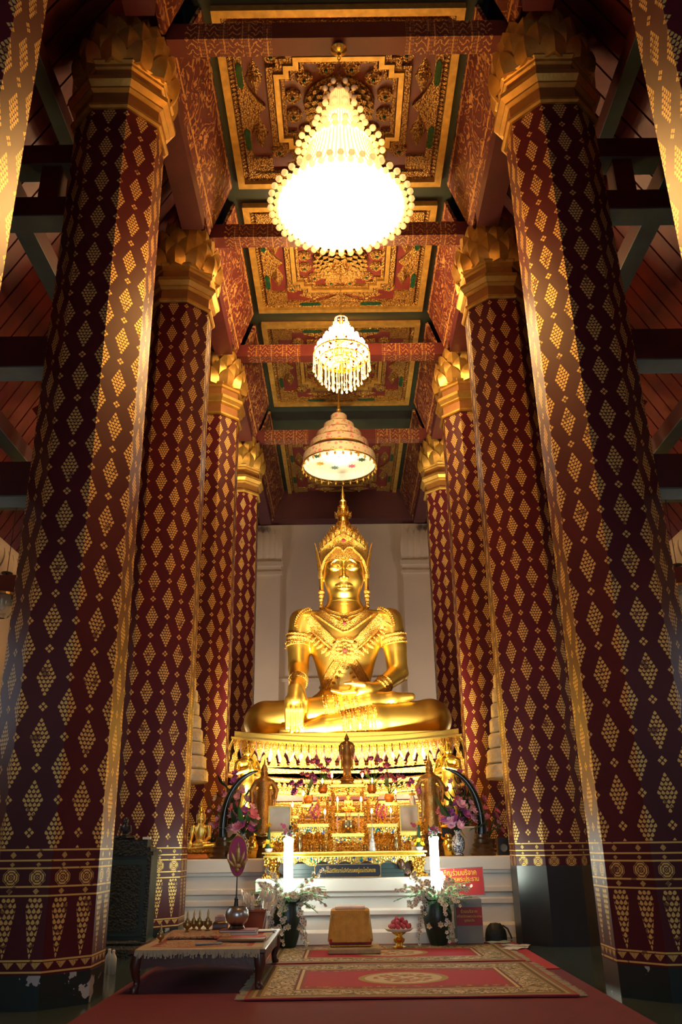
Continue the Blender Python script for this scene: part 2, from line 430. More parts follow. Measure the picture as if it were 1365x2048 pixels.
def shaft_mesh(lean):
    me = bpy.data.meshes.new('shaft'); zs = [.27, 10.46]; vs = []; fs = []
    for z in zs:
        tp = 1 - .035*(z/10.5)
        for x, y in octo(CR*tp): vs.append((x + lean*z, y, z))
    for k in range(8): fs.append((k, (k+1)%8, 8+(k+1)%8, 8+k))
    me.from_pydata(vs, [], fs); uv = me.uv_layers.new(name='UVMap')
    for f in me.polygons:
        k = f.index
        for li, vi in zip(f.loop_indices, f.vertices):
            u = k + (1 if (vi % 8) == (k+1) % 8 else 0)
            uv.data[li].uv = (u, vs[vi][2])
    me.materials.append(M['column']); return me
band_m = MB()
def octo_stack(prof):
    mb = MB(); mb.lathe([(r/math.cos(pi/8), z) for r, z in prof], 8, ph=pi/8); return mb
A0 = AP*.965
neck = octo_stack([(A0+.03,10.42),(A0+.06,10.44),(A0+.06,10.48),(A0+.03,10.50)]).mesh('neck_line'); neck.materials.append(M['gold_dull'])
pan = octo_stack([(A0+.012,10.46),(A0+.012,11.22)]).mesh('neck_panel'); pan.materials.append(mat('neck_panel_gilt', (.30,.13,.035), .45, .5, .3, 4))
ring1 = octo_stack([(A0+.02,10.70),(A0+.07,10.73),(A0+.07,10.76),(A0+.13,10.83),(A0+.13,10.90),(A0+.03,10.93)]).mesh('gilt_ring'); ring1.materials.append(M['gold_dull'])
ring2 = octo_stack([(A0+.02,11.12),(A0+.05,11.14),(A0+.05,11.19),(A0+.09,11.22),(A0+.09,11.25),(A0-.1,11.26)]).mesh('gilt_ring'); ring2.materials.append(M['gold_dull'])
core = MB().lathe([(.56,11.2),(.60,11.5),(.54,11.9),(.42,12.24)], 16).mesh('capital_core', 60); core.materials.append(M['red_dark'])  # dark core puts shade into the colour of the gaps between petals
petm = [MB().leaf(.37, .40, .08, .13, .05, tip=.12, belly=.40).mesh('petal', 20), MB().leaf(.35, .44, .06, .12, .05, tip=.12, belly=.36).mesh('petal', 20), MB().leaf(.28, .46, .04, .09, .05, tip=.10, belly=.32).mesh('petal', 20)]
for p in petm: p.materials.append(M['gold_dull'])
basem = {}
def column(name, x, y, label, lean=-.01, base=.27, extra=None):
    t = thing('column', label, 'column', (x, y, 0), group='nave columns')
    obj('shaft', shaft_mesh(lean), None, t)
    b = MB()
    rb = [(CR*1.0, 0), (CR*1.0, base)] if base < .5 else [(CR*1.012, 0), (CR*1.012, base)]
    b.lathe(rb, 8, ph=pi/8); obj('base', b, M['col_base'] if base < .5 else M['black'], t)
    dx = lean*10.8
    for m_ in (neck, pan, ring1, ring2, core):
        obj(m_.name.split('.')[0], m_, None, t, loc=(dx, 0, 0))
    for row, (r, z, n, ph) in enumerate(((.60, 11.20, 12, 0), (.58, 11.40, 12, .5), (.52, 11.61, 12, 0), (.43, 11.82, 10, .5), (.31, 12.0, 8, 0))):
        for k in range(n):
            a = 2*pi*(k+ph)/n
            obj('petal', petm[(0, 0, 1, 1, 2)[row]], None, t, loc=(dx + r*math.sin(a), -r*math.cos(a), z), rot=(0, 0, a))
    return t
XL, XR = -2.33-AP, 2.44+AP
DY = (4.55, 8.8, 13.05, 17.25, 21.7)
cl = 'octagonal maroon column with gold stencilled diamonds '
column('c', XL, DY[0], cl+'near the entrance, lit by a spotlight', -.004)
column('c', XR, DY[0], cl+'near the entrance, lit by a spotlight', -.004)
column('c', XL+.0, DY[1], cl+'beside the low wooden table, base chipped', -.010)
column('c', XR+.03, DY[1], cl+'at the carpet edge, across from the low table', -.008)
column('c', XL, DY[2], cl+'behind the dark green carved cabinet', -.006)
column('c', XR, DY[2], cl+'on a tall plain black base beside the red signs', -.006, base=1.0)
column('c', XL, DY[3], cl+'at the corner of the gilded pedestal by the tusk', -.004)
column('c', XR, DY[3], cl+'at the corner of the gilded pedestal by the tusk', -.004)
column('c', XL+.02, DY[4], cl+'behind the knee of the seated statue', -.003)
column('c', XR+.0, DY[4], cl+'behind the knee of the seated statue', -.003)

# ------------------------------------------------------------ cross beams with gold stencilled ends
g = G('stencilled_beam'); bx, by, bz = g.xyz(g.coord('Object'))
ab = bx.abs(); seg = (ab > .98)*(ab < 2.25)
ladder = (((ab*11).fr() - .5).abs() < .11)
dash = (((ab*42 + (by*9).fl()*.5).fr() - .5).abs() < .17)*((((by + bz)*17).fr() - .5).abs() < .30)
wave_ = ((g.noise(18, detail=1) + by*9 + bz*9 + ((ab*7.4).fr() - .5).abs()*1.6).fr() - .5).abs() < .13
zone = (ab*3.1).fr() > .45
m_ = seg*(ladder*(1 - zone)).max(dash*(1 - zone)).max(wave_*zone)*(g.noise(14, detail=3) > .42)
g.out(g.mix(m_*.8, g.mix(g.noise(2), (.070, .010, .010), (.115, .016, .012)), (.44, .22, .06)), .45)
M['beam'] = g.mat
for i, y in enumerate(DY):
    t = thing('cross_beam', 'red cross beam with gold stencilled ends %s' % ['near the entrance', 'carrying the great bowl chandelier', 'next after the bowl chandelier', 'behind the bulb chandelier', 'behind the tiered hanging umbrella'][i], 'beam', (.05, y, 12.22), group='nave cross beams')
    obj('timber', MB().box(-2.52, 2.52, -.15, .15, 0, .32), M['beam'], t)
# ------------------------------------------------------------ nave side beams, cove panels
g = G('gold_flower_stencil'); vec = g.coord('Object'); ox, oy, oz = g.xyz(vec)
fl = (g.vor(2.1, vec) < .36)*(g.vor(10, vec) < .42)
tw = (((g.noise(2.4, vec, 2, .5, 1.2)*6).fr() - .5).abs() < .12)
st = ((oz - .18).abs() < .02).max((oz - 1.12).abs() < .02)
mk = fl.max(tw*.6).max(st)*(g.noise(12, vec, 3) > .40)
g.out(g.mix(mk, g.mix(g.noise(1.6), (.068, .008, .010), (.105, .014, .012)), (.46, .22, .06)), .5); M['cove'] = g.mat
for s in (-1, 1):
    sn = 'left' if s < 0 else 'right'
    for i in range(len(DY)):
        y0 = DY[i] + .24; y1 = (DY[i+1] - .24) if i + 1 < len(DY) else 28.0
        t = thing('nave_plate', 'long maroon timber joining column capitals, %s, bay %s' % ('cabinet side' if s < 0 else 'donation box side', ['by the entrance', 'of the bowl chandelier', 'of the bulb chandelier', 'of the hanging umbrella', 'above the back wall'][i]), 'beam', (s*2.72 + .05, (y0+y1)/2, 11.86), group='nave side timbers')
        h = (y1 - y0)/2 - .56
        obj('timber', MB().box(-.2, .2, -h, h, 0, .34), M['red_dark'], t)
        p0, p1 = (s*2.12 + .05, 13.38), (s*2.52 + .05, 12.2)
        e = MB(); hh = (y1-y0)/2
        e.add([(p0[0], -hh, p0[1]-12.2), (p0[0], hh, p0[1]-12.2), (p1[0], hh, 0), (p1[0], -hh, 0),
               (p0[0]+s*.06, -hh, p0[1]-12.2+.02), (p0[0]+s*.06, hh, p0[1]-12.2+.02), (p1[0]+s*.06, hh, .02), (p1[0]+s*.06, -hh, .02)],
              [(0,1,2,3),(4,7,6,5),(0,4,5,1),(3,2,6,7),(0,3,7,4),(1,5,6,2)])
        c = obj('cove_panel', e, M['cove'], loc=(0, (y0+y1)/2, 12.2))
        tag(c, 'sloping red cove board with gold flower stencils, %s, bay %s' % ('cabinet side' if s < 0 else 'donation side', ['by the entrance', 'of the bowl chandelier', 'of the bulb chandelier', 'of the hanging umbrella', 'above the back wall'][i]), 'panel', 'nave cove boards')
# ------------------------------------------------------------ coffered ceiling
ceil = struct(obj('ceiling', MB().box(-2.2, 2.3, -7.9, 28.6, 13.42, 13.5), M['green_dk']))
AX = 1.98
ros = MB().lathe([(.15,0),(.15,-.03),(.12,-.05),(.10,-.03),(.065,-.07),(.035,-.08)], 16)
for k in range(10): ros.leaf(.09, .075, .02, .01, .02, M=RZ(2*pi*k/10) @ T(0, -.07, -.03) @ RX(pi/2+.35))
ros = ros.mesh('rosette', 40); ros.materials.append(M['gold_ceiling'])
rosc = MB().ball((0, 0, -.08), .035, 8, 4).mesh('glass_eye', 60); rosc.materials.append(M['glass_green'])
pet1 = MB().leaf(.17, .24, .05, .03, .02, tip=.03).mesh('petal', 50); pet1.materials.append(M['gold_ceiling'])
loz = MB().add([(0,.40,0),(.15,0,0),(0,-.40,0),(-.15,0,0),(0,0,-.10)] , [(0,1,4),(1,2,4),(2,3,4),(3,0,4),(3,2,1,0)]).ball((0,0,-.09),(.06,.06,.04),8,4).mesh('lozenge'); loz.materials.append(M['gold_ceiling'])
inl = MB().prism([(-.05,-.2),(0,-.26),(.05,-.2),(.05,.2),(0,.26),(-.05,.2)], -.02, 0).mesh('green_inlay'); inl.materials.append(M['glass_green'])
brk = []
for k in range(-12, 13):
    u = k/12; brk.append((-.40*(1-abs(u))**1.9 if True else 0, u*.62))
brk = MB().prism([(.12, -.62), (.12, .62)] + [(x, y) for x, y in reversed(brk)], -.06, 0).mesh('ogee_bracket'); brk.materials.append(M['gold_ceiling'])
def stepsq(h, st=.17):
    q = [(h, h-2*st), (h-st, h-2*st), (h-st, h-st), (h-2*st, h-st), (h-2*st, h)]
    out = []
    for k in range(4):
        a = k*pi/2; c_, s_ = round(math.cos(a)), round(math.sin(a))
        out += [(x*c_-y*s_, x*s_+y*c_) for x, y in q]
    return out
def ceiling_panel(yc, hb):
    p = obj('coffer_board', MB().box(-AX, AX, -hb, hb, 0, .02), M['red_lac'], ceil, loc=(.05, yc, 13.40))
    ky = hb/AX
    def frame(name, a, w_, z0, z1, m):
        b = hb - (AX - a)
        for x0, x1, y0, y1 in ((-a, a, -b, -b+w_), (-a, a, b-w_, b), (-a, -a+w_, -b+w_, b-w_), (a-w_, a, -b+w_, b-w_)):
            obj(name, MB().box(x0, x1, y0, y1, z0, z1), m, p)
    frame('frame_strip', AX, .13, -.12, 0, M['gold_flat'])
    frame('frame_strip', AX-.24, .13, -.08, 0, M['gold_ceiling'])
    # row of small leaves between the strips
    lr = MB(); a, b = AX-.185, hb-.185
    for side in range(4):
        L_ = 2*(a if side % 2 == 0 else b); n = int(L_/.085)
        for k in range(n):
            q = -L_/2 + L_*(k+.5)/n
            x, y, rz = ((q, -b, 0), (a, q, pi/2), (q, b, pi), (-a, q, -pi/2))[side]
            lr.leaf(.075, .10, .02, .01, .02, nv=2, M=T(x, y, -.03) @ RZ(rz) @ T(0, -.05, 0) @ RX(-pi/2+.2))
    o = obj('leaf_row', lr, M['gold_ceiling'], p); o['kind'] = 'stuff'
    for sx in (-1, 1):
        for sy in (-1, 1):
            obj('corner_block', MB().box(min(sx*(AX-.37), sx*(AX-.72)), max(sx*(AX-.37), sx*(AX-.72)), min(sy*(hb-.37), sy*(hb-.72)), max(sy*(hb-.37), sy*(hb-.72)), -.05, 0), M['gold_ceiling'], p)
            r = obj('rosette', ros, None, p, loc=(sx*(AX-.86), sy*(hb-.86), 0)); obj('glass_eye', rosc, None, r)
            obj('lozenge', loz, None, p, loc=(sx*(AX-.54), sy*.62*ky, 0), scale=(1, ky, 1)); obj('lozenge', loz, None, p, loc=(sx*.62, sy*(hb-.54), 0), rot=(0, 0, pi/2))
            obj('green_inlay', inl, None, p, loc=(sx*(AX-.31), sy*.72*ky, -.08)); obj('green_inlay', inl, None, p, loc=(sx*.72, sy*(hb-.31), -.08), rot=(0, 0, pi/2))
    for k in range(4):
        a = k*pi/2; d_ = (AX, hb)[k % 2]-.37
        obj('ogee_bracket', brk, None, p, loc=(d_*math.cos(a), d_*math.sin(a), 0), rot=(0, 0, a), scale=(.8, 1.1, 1))
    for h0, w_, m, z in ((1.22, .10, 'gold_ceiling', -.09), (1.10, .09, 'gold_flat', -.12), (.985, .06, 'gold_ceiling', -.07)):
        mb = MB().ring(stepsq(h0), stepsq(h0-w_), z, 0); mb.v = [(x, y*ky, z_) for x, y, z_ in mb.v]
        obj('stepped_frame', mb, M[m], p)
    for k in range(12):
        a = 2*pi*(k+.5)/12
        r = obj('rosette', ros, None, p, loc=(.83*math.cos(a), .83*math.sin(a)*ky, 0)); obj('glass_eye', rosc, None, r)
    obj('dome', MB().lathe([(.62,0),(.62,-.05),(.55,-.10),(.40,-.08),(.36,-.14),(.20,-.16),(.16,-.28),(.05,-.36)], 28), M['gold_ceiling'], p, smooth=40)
    for (r, n, z, tl) in ((.60, 24, -.03, .9), (.47, 20, -.08, .8), (.33, 16, -.12, .6), (.20, 10, -.16, .35)):
        for k in range(n):
            a = 2*pi*(k + .5*(r < .5))/n
            obj('petal', pet1, None, p, loc=(r*.78*math.sin(a), -r*.78*math.cos(a), z+.05), rot=(0, 0, 0)).matrix_basis = T(r*.72*math.sin(a), -r*.72*math.cos(a), z) @ RZ(a) @ RX(pi/2 + tl*.5)
    return p
for yc, hb in ((10.89, 1.88), (15.08, 1.80), (19.45, 2.05), (26.0, 2.4)): ceiling_panel(yc, hb)
ceiling_panel(6.67, 1.85)

# ------------------------------------------------------------ chandeliers and hanging umbrella
M['lamp_glow'] = mat('lit_crystal_bowl', (1, .9, .7), .5, emis=62, ecol=(1, .51, .145))
M['lamp_glow2'] = mat('lit_crystal_strings', (1, .85, .55), .5, emis=11, ecol=(1, .53, .16))
M['lamp_glow3'] = mat('lit_crystal_neck', (1, .8, .5), .5, emis=1.3, ecol=(1, .55, .18))
M['bead_lit'] = mat('lit_crystal_bead', (.95, .78, .5), .25, 0, .05, 4, trans=.2, emis=.55, ecol=(1, .62, .22))
M['bead_hot'] = mat('bright_crystal_drop', (.95, .78, .5), .2, 0, .05, 4, trans=.2, emis=1.6, ecol=(1, .60, .22))
CX, CYc = .05, 8.8
ch = thing('chandelier', 'huge blown-bright crystal bowl chandelier with rims of round beads', 'chandelier', (CX, CYc, 8.98))
def Z(z): return z - 8.98
bowl = MB().lathe([(.04,Z(9.0)),(.22,Z(9.0)),(.45,Z(9.04)),(.66,Z(9.10)),(.79,Z(9.20)),(.80,Z(9.26))], 48, cap=False)
obj('bowl', bowl, M['lamp_glow'], ch, smooth=80)
# faceted crystal buttons on the middle of the bowl
bt = MB()
for r, n in ((.06, 6), (.12, 12), (.18, 18), (.24, 24), (.30, 28)):
    for k in range(n):
        a = 2*pi*(k + .5*(n % 4 == 0))/n; bt.ball((r*math.cos(a), r*math.sin(a), Z(8.995 + r*.05)), .018, 6, 4)
o = obj('crystal_buttons', bt, M['bead_lit'], ch); o['kind'] = 'stuff'
def strings(r0, z0, r1, z1, n, bow, name, m):
    mb = MB()
    for k in range(n):
        a = 2*pi*k/n; pts = []
        for j in range(9):
            v = j/8; r = r0 + (r1-r0)*v - bow*math.sin(pi*v); pts.append((r*math.cos(a), r*math.sin(a), Z(z0 + (z1-z0)*v)))
        mb.tube(pts, .012, 4, cap=False)
    sk = MB().lathe([((r0 + (r1-r0)*j/8 - bow*math.sin(pi*j/8))*.985, Z(z0 + (z1-z0)*j/8)) for j in range(9)], 48, cap=False)
    o = obj(name, sk, m, ch, smooth=80); c = obj('bead_strings', mb, M['bead_lit'], o); c['kind'] = 'stuff'
strings(.80, 9.26, .45, 10.18, 64, .05, 'lower_cone', M['lamp_glow2'])
strings(.45, 10.22, .20, 10.78, 40, .03, 'upper_cone', M['lamp_glow2'])
strings(.20, 10.80, .125, 11.26, 28, .015, 'neck', M['lamp_glow3'])
obj('rim_hoop', MB().lathe([(.80,Z(9.20)),(.84,Z(9.22)),(.84,Z(9.27)),(.80,Z(9.29))], 48, cap=False), M['lamp_glow2'], ch)
bead = MB().ball((0,0,0), .046, 8, 6).mesh('crystal_bead', 50); bead.materials.append(M['bead_lit'])
beadd = MB().ball((0,0,0), .042, 8, 6).mesh('crystal_bead', 50); beadd.materials.append(M['crystal'])
for (r, z, n, ph, m) in ((.86,9.22,44,0,bead),(.945,9.24,44,0,bead),(.50,10.20,26,0,bead),(.585,10.22,26,0,bead),(.24,10.80,14,0,bead),(.32,10.83,14,0,bead),(.15,11.25,8,0,beadd),(.22,11.30,8,.5,beadd)):
    for k in range(n):
        a = 2*pi*(k+ph)/n; obj('crystal_bead', m, None, ch, loc=(r*math.cos(a), r*math.sin(a), Z(z)))
obj('crown_ring', MB().lathe([(.10,Z(11.24)),(.14,Z(11.26)),(.14,Z(11.29)),(.05,Z(11.34)),(.03,Z(11.42))], 20), M['brass'], ch, smooth=40)
def chain(mb, x, y, z0, z1, r=.022, step=.07):
    n = int((z1-z0)/step)
    for k in range(n):
        z = z0 + (z1-z0)*(k+.5)/n; pts = []
        for j in range(9):
            a = 2*pi*j/8; u = r*math.cos(a); pts.append((x + (u if k % 2 else 0), y + (0 if k % 2 else u), z + step*.62*math.sin(a)))
        mb.tube(pts, .006, 5, cap=False)
    return mb
obj('chain', chain(MB(), 0, 0, Z(11.42), Z(12.10)), M['brass'], ch)
obj('hook_canopy', MB().lathe([(.015,Z(12.04)),(.03,Z(12.07)),(.015,Z(12.09)),(.07,Z(12.11)),(.12,Z(12.15)),(.10,Z(12.19)),(.05,Z(12.21))], 20), M['gold'], ch, smooth=40)

# bulb chandelier
B0 = 10.07; ch = thing('chandelier', 'smaller chandelier crowded with candle bulbs and dripping crystal strands', 'chandelier', (.05, 14.95, B0))
def Z(z): return z - B0
obj('stem', MB().lathe([(.02,Z(10.45)),(.06,Z(10.5)),(.05,Z(10.7)),(.10,Z(10.85)),(.04,Z(11.1)),(.07,Z(11.3)),(.03,Z(11.55)),(.05,Z(11.7)),(.012,Z(11.86))], 14), M['gold'], ch, smooth=50)
bulb = MB().ball((0,0,.05), (.038,.038,.062), 8, 6).mesh('candle_bulb', 80); bulb.materials.append(M['bulb'])
cup = MB().lathe([(.012,-.05),(.045,-.02),(.045,0),(.02,.005)], 8).mesh('bobeche', 50); cup.materials.append(M['crystal'])
for (r, z, n, ph) in ((.15,11.46,6,0),(.26,11.34,9,.3),(.36,11.20,12,.1),(.45,11.06,15,.2),(.53,10.92,18,.4),(.40,10.78,12,.2)):
    for k in range(n):
        a = 2*pi*(k+ph)/n; x, y = r*math.cos(a), r*math.sin(a)
        arm = MB().tube([(.03*math.cos(a), .03*math.sin(a), Z(z-.02)), (x*.5, y*.5, Z(z-.12)), (x*.9, y*.9, Z(z-.10)), (x, y, Z(z-.04))], .010, 5)
        am = obj('arm', arm, M['gold'], ch, smooth=60)
        obj('bobeche', cup, None, am, loc=(x, y, Z(z))); obj('candle_bulb', bulb, None, am, loc=(x, y, Z(z)))
def strand(L_, drop=True):
    mb = MB(); n = max(2, int(L_/.035))
    for k in range(n): mb.ball((0, 0, -L_*(k+.5)/n), .011, 5, 3)
    mb.lathe([(.004,-L_-.10),(.024,-L_-.075),(.016,-L_-.03),(.003,-L_)], 6)
    return mb
for (r, z, n, L_) in ((.59,10.83,34,.28),(.47,10.70,26,.34),(.34,10.62,20,.40),(.20,10.55,12,.42),(.13,11.74,8,.18)):
    me = strand(L_).mesh('crystal_strand', 40); me.materials.append(M['bead_hot'])
    obj('hoop', MB().lathe([(r-.008,Z(z)),(r+.012,Z(z)),(r+.012,Z(z)+.025),(r-.008,Z(z)+.025)], 32, cap=False), M['gold'], ch)
    for k in range(n):
        a = 2*pi*k/n; obj('crystal_strand', me, None, ch, loc=(r*math.cos(a), r*math.sin(a), Z(z)-.005*(k % 3)), scale=(1, 1, 1-.12*(k % 3 == 1)))
sw = MB()
for k in range(20):
    a = 2*pi*k/20
    for (ra, za, rb, zb) in ((.13,11.74,.40,11.2),(.40,11.2,.59,10.86)):
        for j in range(9):
            v = j/8; r = ra+(rb-ra)*v; z = za+(zb-za)*v - .10*math.sin(pi*v); sw.ball((r*math.cos(a), r*math.sin(a), Z(z)), .014, 5, 3)
o = obj('crystal_swags', sw, M['bead_hot'], ch); o['kind'] = 'stuff'
obj('chain', chain(MB(), 0, 0, Z(11.86), Z(13.05)), M['brass'], ch)
light('chandelier_bulbs', 'POINT', (.05, 14.95, 9.95), None, 170, (1, .62, .26), shadow_soft_size=.4)

# tiered umbrella over the statue
g = G('flowered_umbrella_cloth'); vec = g.coord('Object'); ox, oy, oz = g.xyz(vec)
v1 = g.vor(7, vec); fl1 = v1 < .30; lf = g.vor(11, vec) < .22
base = g.mix(lf, g.mix(fl1, (.52, .40, .27), (.50, .16, .16)), (.16, .22, .07))
g.out(base, .6); M['umb'] = g.mat
M['umb_white'] = mat('white_umbrella_lining', (.75, .70, .58), .6, 0, .08, 4)
UZ = 10.22; um = thing('tiered_umbrella', 'five-tiered flowered cloth umbrella with white lining over the statue', 'umbrella', (-.03, 19.3, UZ))
def Z(z): return z - UZ
for k, (r, z0, z1) in enumerate(((.94,10.32,10.58),(.775,10.72,10.92),(.595,11.02,11.20),(.405,11.30,11.47),(.215,11.57,11.75))):
    t_ = obj('tier', MB().lathe([(r,Z(z0)),(r*1.005,Z(z0)+.02),(r*.985,Z(z1))], 48, cap=False), M['umb'], um, smooth=60)
    obj('tier_top', MB().lathe([(r*.985,Z(z1)),(r*.75,Z(z1)+.05),(.04,Z(z1)+.09)], 48, cap=False), M['umb'], t_, smooth=60)
    obj('gilt_edge', MB().lathe([(r*1.0,Z(z0)-.012),(r*1.012,Z(z0)-.012),(r*1.012,Z(z0)+.014),(r*1.0,Z(z0)+.014)], 48, cap=False), M['gold'], t_)
    obj('tier_lining', MB().lathe([(r*.975,Z(z0)),(r*.97,Z(z1)-.05),(.05,Z(z1)-.02)], 48, cap=False), M['umb_white'], t_, smooth=60)
drop = MB().lathe([(.004,.0),(.008,-.03),(.03,-.06),(.03,-.09),(.004,-.13)], 8).mesh('pendant', 50); drop.materials.append(M['gold_dull'])
for k in range(30):
    a = 2*pi*k/30; obj('pendant', drop, None, um, loc=(.95*math.cos(a), .95*math.sin(a), Z(10.31)))
    pts = [(.955*math.cos(a+2*pi/30*j/6), .955*math.sin(a+2*pi/30*j/6), Z(10.31) - .05*math.sin(pi*j/6)) for j in range(7)]
    obj('swag', MB().tube(pts, .006, 4), M['gold_dull'], um)
for k in range(8):
    a = 2*pi*k/8 + .2; st = []
    for j in range(16): st.append(((.13 if j % 2 == 0 else .07)*math.cos(pi*j/8), (.13 if j % 2 == 0 else .07)*math.sin(pi*j/8)))
    obj('mirror_star', MB().prism(st, -.008, 0).xf(T(.60*math.cos(a), .60*math.sin(a), Z(10.545))), [M['glass_green'], M['pink'], M['teal'], M['gold']][k % 4], um)
obj('spire', MB().lathe([(.09,Z(11.80)),(.05,Z(11.88)),(.07,Z(11.93)),(.03,Z(12.0)),(.045,Z(12.06)),(.015,Z(12.2)),(.012,Z(13.4))], 12), M['gold_dull'], um, smooth=50)
obj('lamp_holder', MB().lathe([(.10,Z(10.50)),(.10,Z(10.56))], 4), M['steel_dk'], um)
obj('lamp', MB().lathe([(.02,Z(10.34)),(.11,Z(10.44)),(.11,Z(10.50))], 8), mat('lit_umbrella_lamp', (1,1,1), .5, emis=60, ecol=(1,.93,.78)), um)

# ------------------------------------------------------------ sculpted figures (smooth-blended solids turned into one skin)
def smin(a, b, k):
    h = np.clip(.5 + .5*(b-a)/k, 0, 1); return b*(1-h) + a*h - k*h*(1-h)
def cone(P, a, b, ra, rb):
    a = np.array(a, np.float32); b = np.array(b, np.float32); d = b-a; q = P-a
    h = np.clip((q @ d)/float(d @ d), 0, 1); return np.sqrt(((q - h[..., None]*d)**2).sum(-1)) - (ra + (rb-ra)*h)
def ell(P, c, r):
    q = (P - np.array(c, np.float32))/np.array(r, np.float32); k0 = np.sqrt((q*q).sum(-1)); q2 = q/np.array(r, np.float32)
    k1 = np.sqrt((q2*q2).sum(-1)) + 1e-6; return k0*(k0-1)/k1
def chainsd(P, pts, rad, k=.05):
    d = None
    for i in range(len(pts)-1):
        c = cone(P, pts[i], pts[i+1], rad[i], rad[i+1]); d = c if d is None else smin(d, c, k)
    return d
def nets(fn, lo, hi, h):
    lo = np.array(lo, float); n = [int(math.ceil((hi[i]-lo[i])/h))+1 for i in range(3)]
    ax = [lo[i] + h*np.arange(n[i]) for i in range(3)]
    V = np.empty(n, np.float32)
    yy, zz = np.meshgrid(ax[1], ax[2], indexing='ij')
    for i0 in range(0, n[0], 24):
        xs = ax[0][i0:i0+24]
        P = np.empty((len(xs),)+yy.shape+(3,), np.float32); P[..., 0] = xs[:, None, None]; P[..., 1] = yy; P[..., 2] = zz
        V[i0:i0+24] = fn(P)
    S_ = V < 0; acc = np.zeros([k-1 for k in n]+[3], np.float32); cnt = np.zeros([k-1 for k in n], np.float32)
    for axx in range(3):
        o1, o2 = [(1,2),(0,2),(0,1)][axx]
        for da in (0, 1):
            for db in (0, 1):
                sl0 = [slice(0,-1)]*3; sl1 = [slice(0,-1)]*3
                for o, d in ((o1,da),(o2,db)):
                    sl0[o] = sl1[o] = slice(1,None) if d else slice(0,-1)
                sl1[axx] = slice(1,None)
                a = V[tuple(sl0)]; b = V[tuple(sl1)]; cr = (a < 0) != (b < 0)
                t = np.where(cr, a/(a-b+1e-12), 0)
                off = [0,0,0]; off[o1] = da; off[o2] = db
                for c in range(3): acc[..., c] += np.where(cr, t if c == axx else off[c], 0)
                cnt += cr
    act = cnt > 0; idx = -np.ones(act.shape, np.int64); ii = np.argwhere(act); idx[act] = np.arange(len(ii))
    pos = lo + h*(ii + acc[act]/cnt[act][:, None]); faces = []
    for axx in range(3):
        o1, o2 = [(1,2),(2,0),(0,1)][axx]
        sl0 = [slice(None)]*3; sl1 = [slice(None)]*3; sl0[axx] = slice(0,-1); sl1[axx] = slice(1,None)
        a = S_[tuple(sl0)]; b = S_[tuple(sl1)]; E_ = np.argwhere(a != b)
        E_ = E_[(E_[:, o1] > 0) & (E_[:, o2] > 0) & (E_[:, o1] < n[o1]-1) & (E_[:, o2] < n[o2]-1)]
        fl = a[tuple(E_.T)]
        def at(d1, d2):
            q = E_.copy(); q[:, o1] -= d1; q[:, o2] -= d2; return idx[tuple(q.T)]
        q = np.stack([at(1,1), at(0,1), at(0,0), at(1,0)], 1); q[~fl] = q[~fl][:, ::-1]; faces.append(q)
    F = np.concatenate(faces); return pos, F
def skin(name, fn, lo, hi, h, m):
    pos, F = nets(fn, lo, hi, h); me = bpy.data.meshes.new(name)
    me.vertices.add(len(pos)); me.vertices.foreach_set('co', pos.astype(np.float32).ravel())
    me.loops.add(F.size); me.loops.foreach_set('vertex_index', F.astype(np.int32).ravel())
    me.polygons.add(len(F)); me.polygons.foreach_set('loop_start', np.arange(0, F.size, 4, dtype=np.int32))
    me.update(calc_edges=True); me.validate(); me.polygons.foreach_set('use_smooth', [True]*len(me.polygons)); me.materials.append(m); return me

